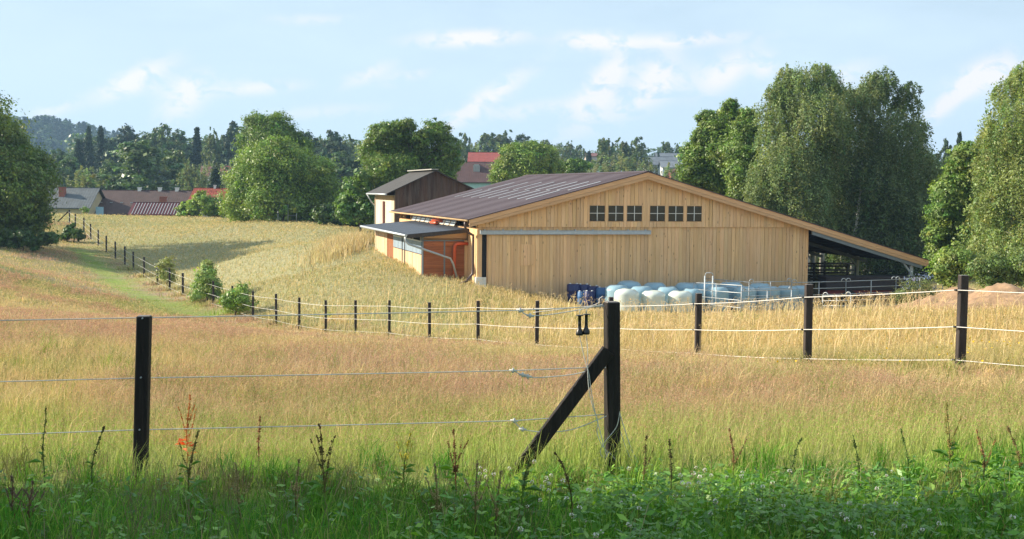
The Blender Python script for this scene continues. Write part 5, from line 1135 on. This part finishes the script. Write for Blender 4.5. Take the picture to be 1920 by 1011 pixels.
tufts(750, 23, 58, 34, .22, .42, .00045, pick([STRAW*1.3, GOLD*1.2, STRAW*1.1, OLIVE*1.2, PINK*1.1]), 'tussocks of pale grass scattered through the farther meadow', hs=.012)
tufts(260, 6.4, 10.2, 60, .07, .30, .00055, pick([GREEN*.8, LUSH, GREEN*1.2, OLIVE*.6, BRIGHT]), 'coarse grass tussocks in the green strip by the viewer', hd=.0)
tufts(120, 6.6, 9.7, 34, .09, .42, .0003, pick([(.20, .17, .10), (.24, .19, .10), (.16, .18, .08)]), 'brownish feathery grasses in the shaded strip, lower left', hd=1.0, hcol=(.22, .16, .13), hs=.005, xr=(-4.5, .2))
tufts(90, 8.6, 11.5, 30, .12, .30, .0003, pick([(.42, .36, .18), (.30, .30, .12)]), 'wispy seed grasses along the edge of the green strip', hd=1.0, hcol=(.46, .36, .22), hs=.004)
# broad-leaved herbs
def herbs():
    nc = 1100; y = rng.uniform(6.3, 9.6, nc); x = rng.uniform(-1, 1, nc)*(.43*y+.6); keep_ = rng.random(nc) < np.where(x > -.5, 1., .3); x, y = x[keep_], y[keep_]; nc = len(x)
    i = np.repeat(np.arange(nc), 9); n = len(i); a = rng.uniform(0, 6.28, n); q = rng.uniform(.2, 1, n); hh = (rng.uniform(.08, .36, nc)*(1-.45*sstep(7.6, 9.4, y)))[i]
    P = np.c_[x[i]+np.cos(a)*.05*(1.2-q), y[i]+np.sin(a)*.05*(1.2-q), hgt(x, y)[i]+hh*q]; N = unit(np.c_[np.cos(a)*.5, np.sin(a)*.5, np.ones(n)]+rng.normal(size=(n, 3))*.35)
    c = np.array([(.12, .28, .04), (.08, .19, .035), (.22, .38, .06), (.16, .30, .05)])[rng.integers(0, 4, nc)][i]*(1+rng.normal(size=(n, 1))*.15)
    v, t = leaf_quads(P, N, rng.uniform(.03, .10, n)*(1.25-q*.6), np.clip(c, .01, 1), .45, rng); o = link('herbs', np_mesh('herbs', v, 4, t, 'leaf')); tag(o, 'low broad-leaved herbs mixed into the green strip', 'herbs', kind='stuff')
herbs()
# dead and bent stems tangled in the verge
x, y = wedge(900, 6.6, 9.8); n = len(x)
blades('dead_stems', x, y, rng.uniform(.18, .5, n), rng.uniform(.003, .005, n), rng.uniform(.4, 1.3, n), np.array([(.50, .40, .22), (.28, .20, .10), (.16, .13, .07), (.30, .34, .12)])[rng.integers(0, 4, n)], 'bent dead stems and thin stalks tangled in the green verge', heads=(rng.random(n) < .6, np.tile(np.array((.26, .19, .10)), (n, 1)), np.full(n, .006), .4))
# docks and other upright weeds, each one a plant
def weed(px, ptop, Y, label, col, seedcol, leafy=.3, curve=0., branches=0, name='dock_plant', dens=1., leafcol=(.10, .22, .04)):
    curve = curve if curve else R.choice((-1, 1))*R.uniform(.02, .09)
    top = W(px, ptop, Y); x0 = top.x-curve; g = h1(x0, Y); Hh = top.z-g; org = (x0, Y, g-.02)
    o = thing(name, org, label, 'weed', 'upright weeds in the near grass')
    def path(dx, H0, H1, cv, n=9): return [Vector((dx*(k/n)+cv*(k/n)**2.2, .02*math.sin(k), H0+(H1-H0)*(k/n)-abs(cv)*.35*(k/n)**3)) for k in range(n+1)]
    main = path(0, 0, Hh+.02, curve); mb = MB(); mb.tube(main, [.0065-.004*k/9 for k in range(10)], 5, col); arms = [main]
    for b in range(branches):
        k0 = 3+b % 4; s0 = main[k0]; d = (-1)**b*R.uniform(.03, .09); arm = [s0+Vector((d*(j/4), R.uniform(-.02, .02), (Hh-s0.z)*.75*(j/4))) for j in range(5)]; mb.tube(arm, [.0028, .0025, .002, .0016, .001], 4, col); arms.append(arm)
    mb.build('stem', 'flower', o)
    q = MB()
    for arm in arms:
        n_ = int(dens*(420 if arm is main else 130))
        for _ in range(n_):
            u_ = R.uniform(.40 if arm is main else .1, 1); f = u_*(len(arm)-1); i = min(int(f), len(arm)-2); c = arm[i].lerp(arm[i+1], f-i)
            if math.sin(c.z*75) < -.45: continue
            d = Vector((R.gauss(0, 1), R.gauss(0, 1), R.gauss(0, .5))).normalized(); sp_ = (.022 if arm is main else .009)*(1.15-u_*.8)
            c = c+d*sp_*R.random(); s = R.uniform(.004, .008); e = d*s; w_ = d.orthogonal().normalized()*s*.6; k = R.uniform(.7, 1.25); cc = tuple(v*k for v in seedcol); q.face([c-e, c+w_, c+e, c-w_], cc)
    q.build('seed_head', 'flower', o)
    if leafy:
        l_ = MB()
        for _ in range(int(leafy*14)):
            u_ = R.uniform(.02, .55); f = u_*9; i = int(f); c = main[i].lerp(main[i+1], f-i); a_ = R.uniform(0, 6.28); L_ = R.uniform(.09, .22)*(1-u_*.7); d = Vector((math.cos(a_), math.sin(a_), R.uniform(.2, .9))).normalized(); s = Vector((-math.sin(a_), math.cos(a_), 0))*L_*.19
            m1 = c+d*L_*.5; m2 = c+d*L_+Vector((0, 0, -.35*L_)); k = R.uniform(.8, 1.3); cc = tuple(v*k for v in leafcol); l_.face([c, m1-s, m2, m1+s], cc)
        l_.build('leaf', 'leaf', o)
BR = (.20, .10, .05); RUST = (.42, .13, .04); GN = (.10, .17, .04); OL = (.20, .17, .06)
for a in [(356,738,10.4,'rust-red dried dock just right of the near black post',RUST,(.55,.20,.06),.6,.03,3,'dock_plant',1.3,(.75,.10,.03)),(487,780,10.3,'thin brown dried dock left of the broad branching one',BR,(.30,.13,.06),0,.01,0),
          (372,800,8.6,'green-brown dock low in front of the rust-red one',OL,(.17,.15,.05),.5,.0,2),(598,792,8.3,'broad branching dock in front of the near meadow',OL,(.13,.09,.04),.8,-.04,6),
          (850,803,8.6,'upright dark brown dock midway between the broad one and the brace',BR,(.20,.10,.04),.4,.0,3),(440,865,7.8,'pale seedy stem in the shaded grass below the rust-red dock',OL,(.34,.28,.12),.3,-.03,2),
          (560,860,7.9,'pale seedy stem left of the broad branching dock',OL,(.36,.28,.12),.3,.02,2),(895,862,7.4,'tallest of the pale seedy stems at the bottom centre',OL,(.38,.30,.14),.3,.01,3),
          (940,880,7.3,'pale seedy stem at the bottom centre, right of the tallest',OL,(.38,.29,.13),.3,.03,2),(815,868,7.5,'pale seedy stem at the bottom centre, left of the tallest',OL,(.36,.30,.13),.3,-.02,2),
          (1000,838,8.2,'leafy dock sprouting at the foot of the brace',GN,(.12,.14,.04),1.,.0,1),(1040,836,8.1,'dark curved dock bowing left of the corner post',(.12,.10,.04),(.11,.08,.035),.5,-.12,0),
          (1213,815,8.9,'slender dock right of the corner post foot',OL,(.15,.12,.045),.4,.02,1),(1255,822,8.6,'dark thin dock with bare stem right of the slender one',(.10,.10,.04),(.10,.09,.035),.3,-.02,0),
          (1368,800,9.4,'faint brown dried stem in the middle of the right meadow',BR,(.30,.18,.08),.1,.0,1),(1600,812,8.9,'dark green drooping dock above the clover',GN,(.09,.12,.035),.6,-.05,0),(1504,815,9.2,'thin green stem left of the drooping dock',GN,(.12,.16,.05),.4,.0,0),
          (1776,752,8.9,'tall yellow-green leafy dock above the clover at the right',(.20,.22,.06),(.30,.24,.07),1.5,-.03,3),(1832,800,8.9,'thin rusty stem right of the tall yellow-green dock',BR,(.36,.20,.08),.5,.0,1),(1690,800,9.0,'light green nodding stem between drooping and tall dock',GN,(.16,.22,.06),.5,-.06,0),
          (770,808,9.3,'small yellow-flowered weed before the meadow',GN,(.50,.42,.05),.5,.0,2),(1890,790,8.8,'bent brownish stem near the right edge',OL,(.24,.17,.07),.5,-.10,1),(85,760,9.2,'tall green reed-like stem at the left edge',GN,(.14,.14,.05),.2,.02,0),
          (195,790,8.9,'bending dark-headed grass stem left of the near post',GN,(.10,.09,.04),.2,.10,0),(60,900,7.6,'brown feathery weed in the shaded lower left corner',BR,(.20,.15,.10),.2,.02,4),(20,890,7.7,'second brown feathery weed in the lower left corner',BR,(.20,.15,.10),.2,-.02,4)]:
    weed(*a)
# orange dead leaf on the rust-red dock belongs to it
# ------------------------------------------------------------------ air
def haze():
    mb = MB(); mb.box(-1000, 1000, -60, 1350, -8, 75); m, t, o = new_mat('pale_air'); p = t.n('ShaderNodeVolumePrincipled')
    p.inputs['Density'].default_value = .00026; p.inputs['Color'].default_value = (.45, .70, 1., 1); p.inputs['Anisotropy'].default_value = .2
    t.l(p.outputs[0], o.inputs['Volume']); ob_ = mb.build('haze', m); tag(ob_, kind='stuff')
if HAZE: haze()
